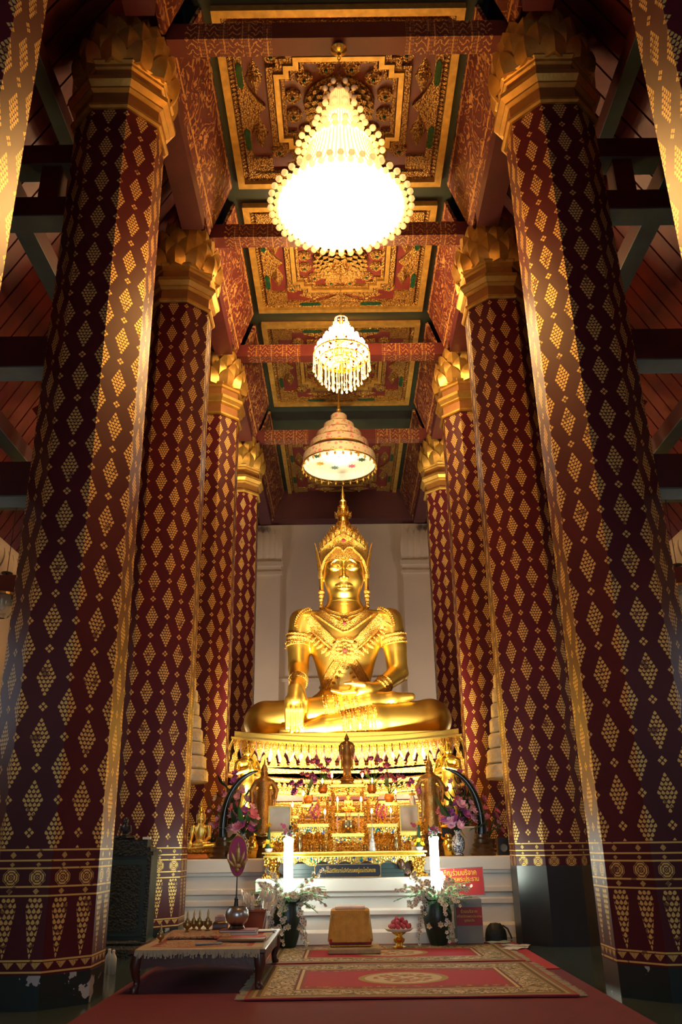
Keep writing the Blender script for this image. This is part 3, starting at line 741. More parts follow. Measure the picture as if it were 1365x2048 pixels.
# ---- the great seated statue (local origin at the middle of its seat)
ARM_R = [(-1.00,.05,2.74), (-1.07,.02,2.2), (-1.06,-.06,1.62), (-1.03,-.72,1.16)]
ARM_L = [(1.06,.05,2.74), (1.16,.04,2.1), (1.20,-.02,1.50), (.72,-.62,1.04)]
def torso_sd(P):
    d = ell(P, (0,.05,2.28), (.84,.50,.74))
    d = smin(d, ell(P, (0,.05,1.55), (.62,.42,.62)), .35)
    d = smin(d, ell(P, (0,.12,.72), (.92,.60,.50)), .25)
    d = smin(d, cone(P, (-.86,.05,2.74), (.90,.05,2.74), .26, .26), .25)
    d = smin(d, cone(P, (0,.05,2.7), (0,.0,3.5), .44, .34), .26)
    return d
def body_sd(P):
    d = torso_sd(P)
    d = smin(d, chainsd(P, ARM_R[:3], [.30,.265,.235]), .10)
    d = smin(d, chainsd(P, ARM_L[:3], [.30,.265,.235]), .10)
    d = smin(d, chainsd(P, ARM_R[2:], [.235,.165]), .05)
    d = smin(d, chainsd(P, ARM_L[2:], [.235,.155]), .05)
    # thighs and folded legs
    up = chainsd(P, [(-.45,.25,.48), (-1.82,-.18,.42), (-1.75,-.34,.43), (-.35,-.74,.56), (.52,-.80,.72), (1.0,-.76,.80), (1.44,-.70,.86)], [.42,.415,.41,.33,.24,.15,.08], .08)
    lo_ = chainsd(P, [(.45,.25,.46), (1.90,-.18,.43), (1.84,-.36,.42), (.62,-.88,.34), (-.42,-1.00,.20), (-.95,-1.03,.13), (-1.36,-1.05,.09)], [.42,.425,.42,.32,.22,.13,.08], .08)
    d = smin(d, up, .06); d = smin(d, lo_, .03)
    # right hand pointing down over the shin
    d = smin(d, chainsd(P, [(-1.03,-.72,1.16), (-1.06,-1.0,.98), (-1.08,-1.10,.74)], [.165,.17,.185], .06), .05)
    for k, (dx, L_) in enumerate(((-.155,.60), (-.05,.68), (.055,.66), (.155,.56))):
        d = smin(d, chainsd(P, [(-1.08+dx*.9,-1.14,.76), (-1.08+dx,-1.21,.55), (-1.08+dx,-1.19,.76-L_)], [.075,.062,.045], .02), .025)
    d = smin(d, chainsd(P, [(-.93,-1.06,.92), (-.86,-1.16,.72), (-.86,-1.16,.50)], [.075,.06,.045], .02), .03)
    # left hand lying palm up in the lap
    d = smin(d, chainsd(P, [(.72,-.62,1.04), (.48,-.84,.99), (.20,-.92,.96)], [.155,.16,.13], .06), .04)
    for k, (dy, dz) in enumerate(((-.13,-.03), (-.05,-.045), (.03,-.04), (.10,-.02))):
        d = smin(d, chainsd(P, [(.20,-.93+dy*.8,.95+dz), (-.06,-.92+dy,.93+dz), (-.30+.03*k,-.88+dy,.99+dz)], [.06,.05,.035], .02), .02)
    d = smin(d, chainsd(P, [(.40,-.98,1.08), (.16,-1.02,1.11), (-.02,-.98,1.11)], [.06,.05,.035], .02), .02)
    return d
def head_sd(P):
    d = ell(P, (0,.06,4.06), (.52,.53,.66))
    d = smin(d, ell(P, (0,-.08,3.66), (.44,.38,.44)), .14)
    d = smin(d, ell(P, (0,-.31,3.34), (.19,.13,.11)), .12)
    d = smin(d, cone(P, (0,.03,3.62), (0,.05,2.72), .36, .42), .08)
    for s in (-1, 1):
        d = smin(d, ell(P, (s*.24,-.23,3.68), (.19,.17,.18)), .10)         # cheek
        d = -smin(-d, ell(P, (s*.21,-.55,3.935), (.155,.10,.10)), .05)    # eye socket
        d = smin(d, ell(P, (s*.21,-.40,3.915), (.15,.085,.085)), .015)    # lid
        arc = [(s*(.03+.33*t), -.465+.30*(.03+.33*t)**2*2.5, 4.00 + .14*math.sin(pi*min(1, t*.95+.10)) - .05*t) for t in np.linspace(0, 1, 7)]
        d = smin(d, chainsd(P, arc, [.030]*7, .01), .018)                   # brow
        arc = [(s*(.07+.29*t), -.468+.34*(.07+.29*t)**2*2.4, 3.895 - .065*math.sin(pi*t) + .03*t) for t in np.linspace(0, 1, 6)]
        d = smin(d, chainsd(P, arc, [.018]*6, .01), .010)                  # lower lid
        d = smin(d, ell(P, (s*.065,-.525,3.625), (.06,.06,.045)), .03)      # nostril wing
        d = smin(d, chainsd(P, [(s*.53,.04,4.30), (s*.58,.06,4.12), (s*.54,.03,3.75), (s*.53,.0,3.28)], [.05,.065,.05,.055], .03), .03)
    d = smin(d, chainsd(P, [(0,-.455,4.05), (0,-.52,3.85), (0,-.595,3.65)], [.035,.042,.055], .03), .04)
    mo = [(x, -.475+.95*x*x*1.6, 3.455 + .16*abs(x)**1.5 + (-.012 if abs(x) < .02 else .004)) for x in np.linspace(-.20, .20, 7)]
    d = smin(d, chainsd(P, mo, [.016,.026,.031,.028,.031,.026,.016], .01), .018)
    mo = [(x, -.462+.95*x*x*1.6, 3.40 + .22*abs(x)**1.5) for x in np.linspace(-.15, .15, 5)]
    d = smin(d, chainsd(P, mo, [.016,.03,.036,.03,.016], .01), .018)
    for z in (3.16, 3.06): d = np.minimum(d, np.sqrt((np.sqrt(P[..., 0]**2+(P[..., 1]-.035)**2)-.385-(3.16-z)*.1)**2+(P[..., 2]-z)**2)-.018)
    return d
BX, BY, BZ = .05, 18.95, 3.42
bud = thing('buddha_statue', 'great gilded seated Buddha in royal attire on the tall pedestal', 'statue', (BX, BY, BZ))
body_me = skin('body', body_sd, (-2.45,-1.4,-.05), (2.45,.95,3.35), .026, M['gold_body'])
obj('body', body_me, None, bud)
head_me = skin('head', head_sd, (-.74,-.72,2.85), (.74,.75,4.85), .0135, M['gold_body'])
obj('head', head_me, None, bud)
# ---- ornaments laid on the front of the body
def front_y(x, z, fn=torso_sd):
    ys = np.linspace(-1.5, .6, 420).astype(np.float32); P = np.stack([np.full_like(ys, x), ys, np.full_like(ys, z)], 1)
    v = fn(P); k = np.argmax(v < 0); return float(ys[k]) if v[k] < 0 else .2
def band(pts, w_, t=.03, nseg=26, fn=torso_sd):
    # flat strap following the chest along a path of (x, z)
    pts = [Vector((p[0], p[1], 0)) for p in pts]; L_ = [0]
    for i in range(1, len(pts)): L_.append(L_[-1] + (pts[i]-pts[i-1]).length)
    def samp(v):
        d = v*L_[-1]
        for i in range(1, len(pts)):
            if d <= L_[i]+1e-9:
                f = (d-L_[i-1])/(L_[i]-L_[i-1]); return pts[i-1].lerp(pts[i], f), (pts[i]-pts[i-1]).normalized()
        return pts[-1], (pts[-1]-pts[-2]).normalized()
    rows = []
    for j in range(nseg+1):
        p, tg = samp(j/nseg); nn = Vector((-tg.y, tg.x, 0)); row = []
        for u, o in ((-1,-.01),(-.98,t),(-.72,t*1.5),(-.6,t*.9),(0,t*1.1),(.6,t*.9),(.72,t*1.5),(.98,t),(1,-.01)):
            q = p + nn*(u*w_/2); row.append((q.x, front_y(q.x, q.y, fn) - o, q.y))
        rows.append(row)
    mb = MB(); n = len(rows[0]); mb.add([v for r in rows for v in r], [(j*n+i, j*n+i+1, (j+1)*n+i+1, (j+1)*n+i) for j in range(nseg) for i in range(n-1)]); return mb
def along(pts, n):
    out = []; P = [Vector((p[0], p[1])) for p in pts]; L_ = [0]
    for i in range(1, len(P)): L_.append(L_[-1]+(P[i]-P[i-1]).length)
    for k in range(n):
        d = L_[-1]*(k+.5)/n
        for i in range(1, len(P)):
            if d <= L_[i]+1e-9: out.append((P[i-1].lerp(P[i], (d-L_[i-1])/(L_[i]-L_[i-1])), (P[i]-P[i-1]).normalized())); break
    return out
gf = M['gold_fine']
coll = [(-.62,2.92), (-.42,2.74), (-.2,2.56), (0,2.44), (.2,2.56), (.42,2.74), (.62,2.92)]
coll2 = [(-.50,2.98), (-.3,2.84), (0,2.72), (.3,2.84), (.50,2.98)]
nk = obj('necklace', band(coll, .24), gf, bud, smooth=70); obj('collar', band(coll2, .12), gf, bud, smooth=70)
s1 = [(-.86,2.78), (-.62,2.46), (-.36,2.18), (-.10,1.98)]
for s in (-1, 1):
    q = [(-s*x if s < 0 else x, z) for x, z in s1] if False else [(s*x, z) for x, z in s1]
    st = obj('chest_strap', band(q, .26), gf, bud, smooth=70)
    for p, tg in along(q, 10):
        x, z = p.x - .0, p.y; nx = Vector((-tg.y, tg.x)); sgn = 1 if nx.y < 0 else -1
        x += nx.x*sgn*.15; z += nx.y*sgn*.15
        y = front_y(x, z); ang = math.atan2(nx.x*sgn, nx.y*sgn)
        obj('pendant_leaf', MB().leaf(.10, .20, .03, .03, .02, nv=3, M=T(x, y-.03, z) @ RY(ang)), gf, st)
    q2 = [(s*.06,1.82), (s*.30,1.52), (s*.52,1.16)]
    st = obj('waist_strap', band(q2, .22), gf, bud, smooth=70)
    for p, tg in along(q2, 6):
        nx = Vector((-tg.y, tg.x)); sgn = 1 if nx.y < 0 else -1
        x = p.x + nx.x*sgn*.13; z = p.y + nx.y*sgn*.13; ang = math.atan2(nx.x*sgn, nx.y*sgn)
        obj('pendant_leaf', MB().leaf(.06, .10, .02, .02, .02, nv=3, M=T(x, front_y(x, z)-.03, z) @ RY(ang)), gf, st)
def disc(x, z, r, n=16, petals=12, cen='red_cloth'):
    y = front_y(x, z) - .05; mb = MB()
    for rr, k in ((r, petals), (r*.68, petals-2), (r*.4, 6)):
        for i in range(k):
            a = 2*pi*i/k; mb.leaf(rr*.55, rr*.5, .02, .03, .03, nv=3, M=T(x + rr*.5*math.sin(a), y - (r-rr)*.25, z + rr*.5*math.cos(a)) @ RY(a))
    o = obj('breast_ornament', mb, gf, bud, smooth=50)
    obj('ruby', MB().ball((x, y - r*.22, z), .045, 8, 6), M['red_cloth'], o); return o
disc(0, 1.92, .34); disc(0, 2.54, .15)
def cuff(a, b, ra, rb, f0, f1, name='armlet', n=26):
    a, b = Vector(a), Vector(b); d = (b-a); ax = d.normalized(); q = ax.to_track_quat('Z', 'Y').to_matrix().to_4x4(); o = a + d*f0; L_ = d.length*(f1-f0)
    r0 = ra+(rb-ra)*f0; r1 = ra+(rb-ra)*f1; mb = MB(); prof = []
    for v, e in ((0,.0),(.02,.022),(.10,.032),(.16,.016),(.34,.018),(.40,.034),(.60,.034),(.66,.018),(.84,.016),(.90,.032),(.98,.022),(1,0)): prof.append((r0+(r1-r0)*v+e, L_*v))
    mb.lathe(prof, n, cap=False)
    for row in (.1, .9):
        for k in range(n): 
            t = 2*pi*k/n; r = r0+(r1-r0)*row+.034; mb.ball((r*math.cos(t), r*math.sin(t), L_*row), .014, 5, 3)
    ob = obj(name, mb.xf(T(*o) @ q), gf, bud, smooth=50); return ob
cuff(ARM_R[0], ARM_R[1], .305, .27, .62, 1.05); cuff(ARM_L[0], ARM_L[1], .305, .27, .55, .92); 
cuff(ARM_R[1], ARM_R[2], .27, .24, -.02, .14); 
cuff(ARM_R[2], ARM_R[3], .235, .165, .74, 1.0, 'bracelet'); cuff(ARM_L[2], ARM_L[3], .235, .155, .66, .98, 'bracelet')
LU = [(-.35,-.74,.56), (.52,-.80,.72)]; LL = [(.62,-.88,.34), (-.42,-1.00,.20)]
for f in (-.10, .14, .38, .58): cuff(LU[0], LU[1], .325, .235, f, f+.15, 'anklet')
for f in (-.02, .18, .38, .56): cuff(LL[0], LL[1], .315, .215, f, f+.15, 'anklet')
# epaulettes: beaded edge over each shoulder
for s in (-1, 1):
    mb = MB()
    for k in range(13):
        t = k/12; x = s*(.80+.34*math.sin(t*pi/2)); z = 3.0-.42*(1-math.cos(t*pi/2)); mb.ball((x, -.20-.06*t, z), (.03,.03,.03), 6, 4); mb.ball((x*.96, -.235-.06*t, z-.05), (.02,.02,.02), 6, 4)
    obj('epaulette', mb, gf, bud)
# sash end hanging at the navel
obj('sash_end', MB().grid(lambda u, v: ((u-.5)*(.20+.12*v), front_y((u-.5)*.2, 1.45-.42*v) - .03, 1.42-.42*v), 4, 6), M['gold_body'], bud, smooth=80)
# ---- crown
cr = MB(); NT = 60
def crown_pt(th, z, e):
    rx, ry = .535+e, .545+e; return (rx*math.sin(th), .06-ry*math.cos(th), z)
def low(th):
    a = abs(th); base = 4.26 + .11*math.sin(min(1, a/.55)*pi)*(a < .55) - .02*(a < .1)
    return base - .62*max(0, (a-.55)/1.05)**1.4
def hgt(th): a = abs(th); return 4.65 + .10*math.exp(-(a/.35)**2) - .20*min(1, a/1.3)**1.3 - low(th)
prof = [(0,.0),(.0,.035),(.10,.055),(.16,.03),(.5,.035),(.84,.03),(.90,.055),(1,.04),(1,0)]
rows = []
for i in range(NT+1):
    th = -1.75 + 3.5*i/NT; lo_z = low(th); h = min(hgt(th), 4.85 - lo_z); rows.append([crown_pt(th, lo_z + h*f, e - .06*f*0) for f, e in prof])
n = len(prof); cr.add([v for r in rows for v in r], [(i*n+j, (i+1)*n+j, (i+1)*n+j+1, i*n+j+1) for i in range(NT) for j in range(n-1)])
crn = obj('crown', cr, gf, bud, smooth=60)
for i in range(15):
    th = -1.65 + 3.3*i/14; lo_z = low(th); h = min(hgt(th), 4.85-lo_z); x, y, z = crown_pt(th, lo_z+h-.02, .02)
    obj('crown_leaf', MB().leaf(.13, .20 + .14*(i == 7) + .05*(i in (0, 1, 13, 14)), .02, .04, .03, nv=4, tip=.04, M=T(x, y, z) @ RZ(th)), gf, crn)
obj('crown_jewel', MB().ball((0, -.60, 4.52), (.05, .03, .05), 8, 6), M['red_cloth'], crn)
obj('crown_back', MB().lathe([(.55,4.1),(.55,4.52),(.50,4.64)], 32, c=(0,.06,0), sy=1.02), gf, crn, smooth=50)
sp = [(.47,4.86),(.46,4.98),(.40,5.02),(.41,5.10),(.35,5.14),(.36,5.22),(.29,5.26),(.30,5.34),(.23,5.38),(.20,5.56),(.16,5.60),(.15,5.72),(.20,5.76),(.20,5.86),(.13,5.90),(.12,5.97),(.15,6.0),(.15,6.06),(.09,6.10),(.08,6.2),(.10,6.22),(.05,6.28),(.055,6.42),(.03,6.48),(.008,6.70)]
sp = [(r*(1.08 if z < 5.3 else .9), 4.58 + (z-4.86)*.88) for r, z in sp]
spi = obj('crown_spire', MB().lathe(sp, 28, c=(0,.06,0)), M['gold'], crn, smooth=40)
for (r, z, n_) in ((.50,4.67,24),(.43,4.78,22),(.37,4.88,20),(.31,4.99,16),(.18,5.41,10)):
    for k in range(n_):
        a = 2*pi*k/n_; obj('spire_leaf', MB().leaf(.10, .13, .02, .03, .02, nv=3, tip=.03, M=T(r*math.sin(a), .06-r*math.cos(a), z-.05) @ RZ(a)), gf, crn)
for s in (-1, 1):
    mb = MB()
    for k in range(4): mb.ball((s*.54, -.06, 3.42-.09*k), (.085-.012*k, .085-.012*k, .06), 10, 5)
    mb.lathe([(.01,0),(.05,.06),(.06,.12),(.02,.16)], 8, c=(s*.54,-.06,2.98))
    obj('earring', mb, gf, bud, smooth=60)
    obj('crown_wing', MB().leaf(.18, .90, .03, .05, .04, tip=.14, M=T(s*.56, .02, 3.78) @ RZ(s*1.25)), gf, crn, smooth=50)

# ------------------------------------------------------------ gilded pedestal with sagging rim
def sag(x): return -.165*(1 - min(1, ((x-.06)/2.45)**2)) + .05
PY = 17.72
ped = thing('pedestal', 'gilded tiered pedestal with sagging rim and lotus petal bands under the seated statue', 'pedestal', (0, 0, 1.12))
def zz(z): return z - 1.12
def tier(name, prof, m, w_=2.33, y0=PY, notch=.0):
    return obj(name, MB().mould(.06-w_, .06+w_, y0, 20.6, [(o, zz(z)) for o, z in prof], notch, sag, 40), m, ped)
tier('seat_slab', [(-.04,3.365),(.0,3.38),(.0,3.49),(-.03,3.50)], M['gold'])
tier('seat_lip', [(-.05,3.31),(.06,3.325),(.06,3.37),(-.02,3.38)], M['gold'])
tier('petal_core', [(-.16,2.88),(-.14,2.98),(-.06,3.33)], M['red_lac'])
tier('leaf_ledge', [(.02,2.80),(.05,2.82),(.05,2.87),(-.06,2.90)], M['gold_matte'], 2.36)
tier('carved_band', [(.05,2.64),(.05,2.81)], M['gold_matte'], 2.36)
tier('carved_ledge', [(.03,2.56),(.12,2.59),(.12,2.63),(.05,2.66)], M['gold_matte'], 2.36)
tier('red_recess', [(-.10,2.12),(-.10,2.58)], M['red_lac'], 2.36)
tier('waist_ledge', [(.0,2.32),(.08,2.35),(.08,2.40),(.0,2.42)], M['gold_matte'], 2.36)
tier('lower_band', [(.02,1.92),(.14,1.95),(.14,2.12),(.02,2.15)], M['gold_matte'], 2.15)
tier('lower_recess', [(-.02,1.66),(-.02,1.94)], M['red_lac'], 2.12)
tier('lower_ledge', [(.05,1.72),(.18,1.76),(.18,1.82),(.05,1.84)], M['gold_matte'], 2.08)
obj('foot', MB().mould(.06-2.0, .06+2.0, PY, 20.6, [(.26,0),(.26,.30),(.16,.36),(.16,.62),(.0,.66)], 0), M['gold_carved'], ped)
pm = MB().leaf(.142, .34, .05, .045, .03, nv=5, tip=.06, belly=.45).mesh('lotus_petal', 50); pm.materials.append(M['gold_fine'])
fm = MB().leaf(.13, .22, .02, .04, .03, nv=4, belly=.3); fm.leaf(.16, .11, .03, .03, .02, nv=3); fm = fm.mesh('leaf_finial', 50); fm.materials.append(M['gold_fine'])
bl = MB().leaf(.11, .16, .03, .03, .02, nv=3).mesh('relief_leaf', 50); bl.materials.append(M['gold_carved'])
n = 30
for k in range(n):
    x = .06 + (k - (n-1)/2)*(4.68/n)
    o = obj('lotus_petal', pm, None, ped); o.matrix_basis = T(x, PY-.02, zz(3.34 + sag(x))) @ RX(-.10) @ RY(pi)
n = 24
for k in range(n):
    x = .06 + (k - (n-1)/2)*(4.80/n)
    obj('leaf_finial', fm, None, ped, loc=(x, PY-.05, zz(2.86 + sag(x))))
n = 40
for k in range(n):
    x = .06 + (k - (n-1)/2)*(4.4/n)
    obj('relief_leaf', bl, None, ped, loc=(x, PY-.08, zz(2.40 + sag(x)))); obj('relief_leaf', bl, None, ped).matrix_basis = T(x, PY-.17, zz(2.10 + sag(x))) @ RY(pi)
for s in (-1, 1):
    for k in range(10):
        y = PY + .1 + k*.2
        obj('lotus_petal', pm, None, ped).matrix_basis = T(.06 + s*2.36, y, zz(3.39)) @ RZ(s*pi/2) @ RX(-.10) @ RY(pi)
        obj('leaf_finial', fm, None, ped).matrix_basis = T(.06 + s*2.42, y, zz(2.91)) @ RZ(s*pi/2)

# ------------------------------------------------------------ white masonry plinth
pl = thing('plinth', 'stepped white masonry plinth carrying the whole altar', 'plinth', (0, 0, 0))
obj('plinth_body', MB().mould(-2.62, 2.75, 13.95, 16.55, [(.10,0),(.10,.16),(.02,.20),(.02,.44),(.05,.46),(.05,.52),(.01,.54),(.01,.60),(.06,.62),(.06,.68),(.02,.70),(.02,.86),(.05,.88),(.05,.92),(.09,.93),(.09,1.10),(.07,1.12)]), M['white'], pl)
obj('rear_block', MB().box(-2.2, 2.3, 16.6, 21.0, 0, 1.12), M['white'], pl)
st2 = thing('altar_step', 'white moulded masonry step projecting under the long mosaic table', 'step', (0, 0, 0))
obj('step_body', MB().mould(-1.20, 1.32, 13.12, 13.75, [(.10,0),(.10,.15),(.03,.19),(.02,.36),(.06,.38),(.06,.43),(.0,.46),(.0,.60),(.04,.62),(.04,.66),(.09,.69),(.09,.84),(.07,.86)]), M['white'], st2)

# ------------------------------------------------------------ altar furniture
R_ = random.Random(3)
g = G('glass_mosaic_gilding'); vec = g.coord('Object'); v = g.vor(38, vec); c = g.vor(38, vec, out='Color')
n_ = g.nt.nodes.new('ShaderNodeSeparateColor'); g.nt.links.new(c.k, n_.inputs[0]); rr = S(g, n_.outputs[0]); gg = S(g, n_.outputs[1])
gl = (rr > .86); bl_ = gg > .5
g.out(g.mix(gl, (.80, .52, .13), g.mix(bl_, (.04, .35, .18), (.05, .12, .45))), .3, .75); g.bump(1 - v*1.4, .8, .01); M['mosaic'] = g.mat
def altar_table(label, x0, x1, z0, z1, y, d=.34, apron=True, group='gilded altar tables'):
    w_ = x1-x0; t = thing('altar_table', label, 'altar table', ((x0+x1)/2, y, z0), group=group); h = z1-z0; a = w_/2
    obj('table_top', MB().mould(-a+.01, a-.01, 0, d, [(-.01,h-.05),(.012,h-.045),(.012,h-.03),(0,h-.028),(.0,h-.012),(.014,h-.010),(.014,h)]), M['gold'], t)
    sl = min(.045, w_*.12)
    for sx in (-1, 1):
        for yy in (.012, d-.012-sl):
            x = sx*(a-.02-sl/2)
            obj('leg', MB().mould(x-sl/2, x+sl/2, yy, yy+sl, [(.006,0),(.012,.03),(0,.05),(-.006,h*.4),(.003,h*.6),(.008,h-.09),(.0,h-.05)]), M['gold_fine'], t)
    if apron:
        pts = [(-a+.03, h-.05), (a-.03, h-.05)]; n = 12
        for k in range(n+1):
            u = 1 - 2*k/n; pts.append((u*(a-.03), h-.05-.05-.045*abs(math.cos(u*pi*1.5))*(min(1, h/.3))))
        ap = obj('apron', MB().prism(pts, .004, .018, 'xz'), M['mosaic'], t)
        obj('medallion', MB().lathe([(.03,0),(.03,.01),(.018,.016),(.01,.01)], 12).xf(T(0, .004, h-.085) @ RX(pi/2)), M['gold'], ap)
    obj('stretcher', MB().box(-a+.04, a-.04, .02, .035, min(.06, h*.25), min(.06, h*.25)+.018), M['gold_fine'], t)
    return t
# long mosaic table on the front step
lt = thing('long_altar_table', 'long low gilded table with glass mosaic apron and green panel on the white step', 'altar table', (-.02, 13.18, .86))
obj('table_top', MB().mould(-1.16, 1.18, 0, .60, [(-.01,.27),(.02,.28),(.02,.30),(.0,.305),(.0,.325),(.04,.33),(.04,.35)]), M['gold'], lt)
rp = MB()
for k in range(90): rp.tube([(-1.15+2.32*k/90, -.012, .302), (-1.15+2.32*(k+1.3)/90, -.012, .33)], .008, 4)
o = obj('rope_moulding', rp, M['gold'], lt); o['kind'] = 'stuff'
pts = [(-1.12,.28), (1.14,.28)]
for k in range(41):
    u = 1-2*k/40; pts.append((u*1.13+.01, .19 + .035*math.cos(u*pi*7)))
obj('mosaic_apron', MB().prism(pts, .0, .025, 'xz'), M['mosaic'], lt)
for s in (-1, 1):
    cx = s*1.08+.01
    obj('carved_leg', MB().mould(cx-.09, cx+.09, .0, .16, [(.03,0),(.035,.04),(.0,.06),(-.02,.12),(.015,.19),(.0,.23),(.02,.27)]), M['gold_carved'], lt)
    obj('carved_leg', MB().mould(cx-.09, cx+.09, .43, .58, [(.03,0),(.035,.04),(.0,.06),(-.02,.12),(.015,.19),(.0,.23),(.02,.27)]), M['gold_carved'], lt)
    obj('knob', MB().ball((s*.83+.01, .0, .17), (.06,.06,.075), 12, 8), M['wood'], lt, smooth=80)
M['dk_green'] = mat('dark_green_panel', (.02, .045, .042), .35, 0, .2, 3)
obj('green_panel', MB().mould(-.86, .88, .05, .10, [(0,0),(0,.05),(-.01,.055),(-.01,.11),(.0,.115),(.0,.19)]), M['dk_green'], lt)
# name plaque
pq = thing('plaque', 'dark blue name plaque with gold border and gold Thai lettering', 'plaque', (.035, 13.03, .868))
obj('board', MB().box(-.48, .48, 0, .025, 0, .175), mat('navy_lacquer', (.006, .010, .024), .5), pq)
bo = MB()
for x0, x1, z0, z1 in ((-.48,.48,.0,.006),(-.48,.48,.169,.175),(-.48,-.472,0,.175),(.472,.48,0,.175)): bo.box(x0, x1, -.004, 0, z0, z1)
for sx in (-1, 1):
    for sz in (0, 1): bo.prism([(sx*.475,.004+.167*sz),(sx*.44,.004+.167*sz),(sx*.46,.02+.135*sz),(sx*.475,.04+.095*sz)], -.004, 0, 'xz')
obj('border', bo, M['gold_dull'], pq)
me = text_mesh('พระพุทธนิมิตวิชิตมารโมลีศรีสรรเพชญ์บรมไตรโลกนาถ', .062); lo_x = min(v.co.x for v in me.vertices); hi_x = max(v.co.x for v in me.vertices); me.materials.append(mat('gold_sign_paint', (.72,.46,.08), .5))
tx = obj('lettering', me, None, pq, loc=(0, -.004, .088)); tx.rotation_euler = (pi/2, 0, 0); k_ = .80/(hi_x-lo_x); tx.scale = (k_, max(k_*1.5, 1.25), 1)

T_ = altar_table
T_('gilded altar table holding the round incense bowl', -.20, .29, 1.21, 1.46, 13.26, .36)
T_('gilded altar table behind the incense bowl, under the small golden Buddha', -.15, .30, 1.21, 1.76, 13.68, .26)
T_('tallest gilded altar table, under the slender standing Buddha', -.23, .33, 1.12, 2.22, 14.22, .36)
T_('gilded altar table with an open arch carrying the magenta flower cone, fan side', -.71, -.24, 1.21, 1.60, 13.30, .36)
T_('gilded altar table beside the crystal stupa under a pink garland', .335, .80, 1.21, 1.59, 13.30, .36)
T_('low gilded altar table under the picture frame on the fan side', -1.18, -.73, 1.21, 1.48, 13.30, .36)
T_('low gilded altar table under the picture frame on the sign side', .82, 1.15, 1.21, 1.47, 13.30, .36)
T_('narrow gilded altar table with a lotus pot, on the fan side of the altar', -.70, -.47, 1.12, 1.91, 13.96, .22)
T_('narrow gilded altar table with a lotus pot, on the sign side of the altar', .58, .86, 1.12, 1.92, 13.96, .22)
T_('small plain gilded altar table behind the picture frame and garland', -.93, -.72, 1.12, 1.74, 13.93, .2)
T_('tall narrow gilded altar table beside the tallest one, on the fan side', -.46, -.25, 1.12, 2.08, 14.24, .3)
T_('tall narrow gilded altar table beside the tallest one, on the sign side', .35, .56, 1.12, 2.07, 14.24, .3)

# candles and candlesticks
def candle(x, y, ztop, zb, label, stick=True, h=.12):
    t = thing('candlestick', label, 'candlestick', (x, y, zb), group='lit candles on the altar'); H = ztop - zb
    hs = max(.03, H - h - .02)
    obj('stick', MB().lathe([(.035,0),(.038,.008),(.012,.02),(.016,hs*.4),(.008,hs*.6),(.018,hs*.9),(.024,hs),(.01,hs+.004)], 10), M['gold'], t, smooth=40)
    obj('candle', MB().lathe([(.010,hs),(.010,H-.015),(.004,H-.01)], 8), M['wax'], t)
    obj('flame', MB().lathe([(.004,H-.012),(.018,H+.012),(.016,H+.025),(.002,H+.065)], 8), M['flame'], t, smooth=80)
for (x, y, z, zb, wh) in ((-.20,14.30,2.34,2.22,'at a corner of the tallest altar table, fan side'),(.30,14.30,2.34,2.22,'at a corner of the tallest altar table, sign side'),(-.36,14.36,2.26,2.08,'on the tall narrow table, fan side'),(.46,14.36,2.26,2.07,'on the tall narrow table, sign side'),
                      (-.66,14.02,2.05,1.91,'beside the lotus pot, fan side'),(.82,14.02,2.06,1.92,'beside the lotus pot, sign side'),(-.83,14.0,1.88,1.74,'on the small plain altar table'),(.70,13.40,1.76,1.59,'in front of the pink garland, sign side'),
                      (-.11,13.76,1.94,1.76,'beside the small golden Buddha, fan side'),(.26,13.76,1.94,1.76,'beside the small golden Buddha, sign side'),(-.30,13.40,1.75,1.60,'on the arched table, fan side'),(.41,13.40,1.75,1.59,'on the table with the garland, near the stupa')):
    candle(x, y, z, zb, 'lit candle on a gilt stick '+wh)
for (x, y, z, e) in ((-.1,13.60,1.95,14),(.25,13.60,1.95,14),(-.6,13.6,1.9,10),(.7,13.6,1.9,10),(.05,13.9,1.6,12)):
    light('candle_glow', 'POINT', (x, y, z), None, e*.55, (1, .55, .16), shadow_soft_size=.05)
# incense bowl
ib = thing('incense_bowl', 'squat round bronze incense bowl between two slim candles on the altar', 'bowl', (.05, 13.42, 1.46))
obj('bowl', MB().lathe([(.05,0),(.055,.015),(.04,.03),(.085,.07),(.10,.12),(.085,.16),(.09,.175),(.09,.185),(.07,.185)], 20), M['brass'], ib, smooth=50)
for s in (-1, 1): obj('handle', MB().tube([(s*.09,0,.14),(s*.13,0,.15),(s*.13,0,.11),(s*.095,0,.09)], .008, 6), M['brass'], ib)
st_ = MB()
for k in range(7): st_.tube([(.03*math.cos(k), .03*math.sin(k), .17), (.04*math.cos(k), .04*math.sin(k), .30)], .0025, 4)
obj('incense_sticks', st_, M['red_cloth'], ib)
for s, wh in ((-1, 'fan'), (1, 'sign')):
    c_ = thing('slim_candle', 'slim unlit pink candle beside the incense bowl, %s side' % wh, 'candle', (.05+s*.16, 13.36, 1.46))
    obj('holder', MB().lathe([(.035,0),(.035,.01),(.01,.02),(.012,.05),(.02,.06),(.01,.065)], 10), M['gold'], c_)
    obj('candle', MB().lathe([(.009,.06),(.009,.27),(.003,.275)], 8), mat('pink_wax', (.6,.35,.30), .5), c_)
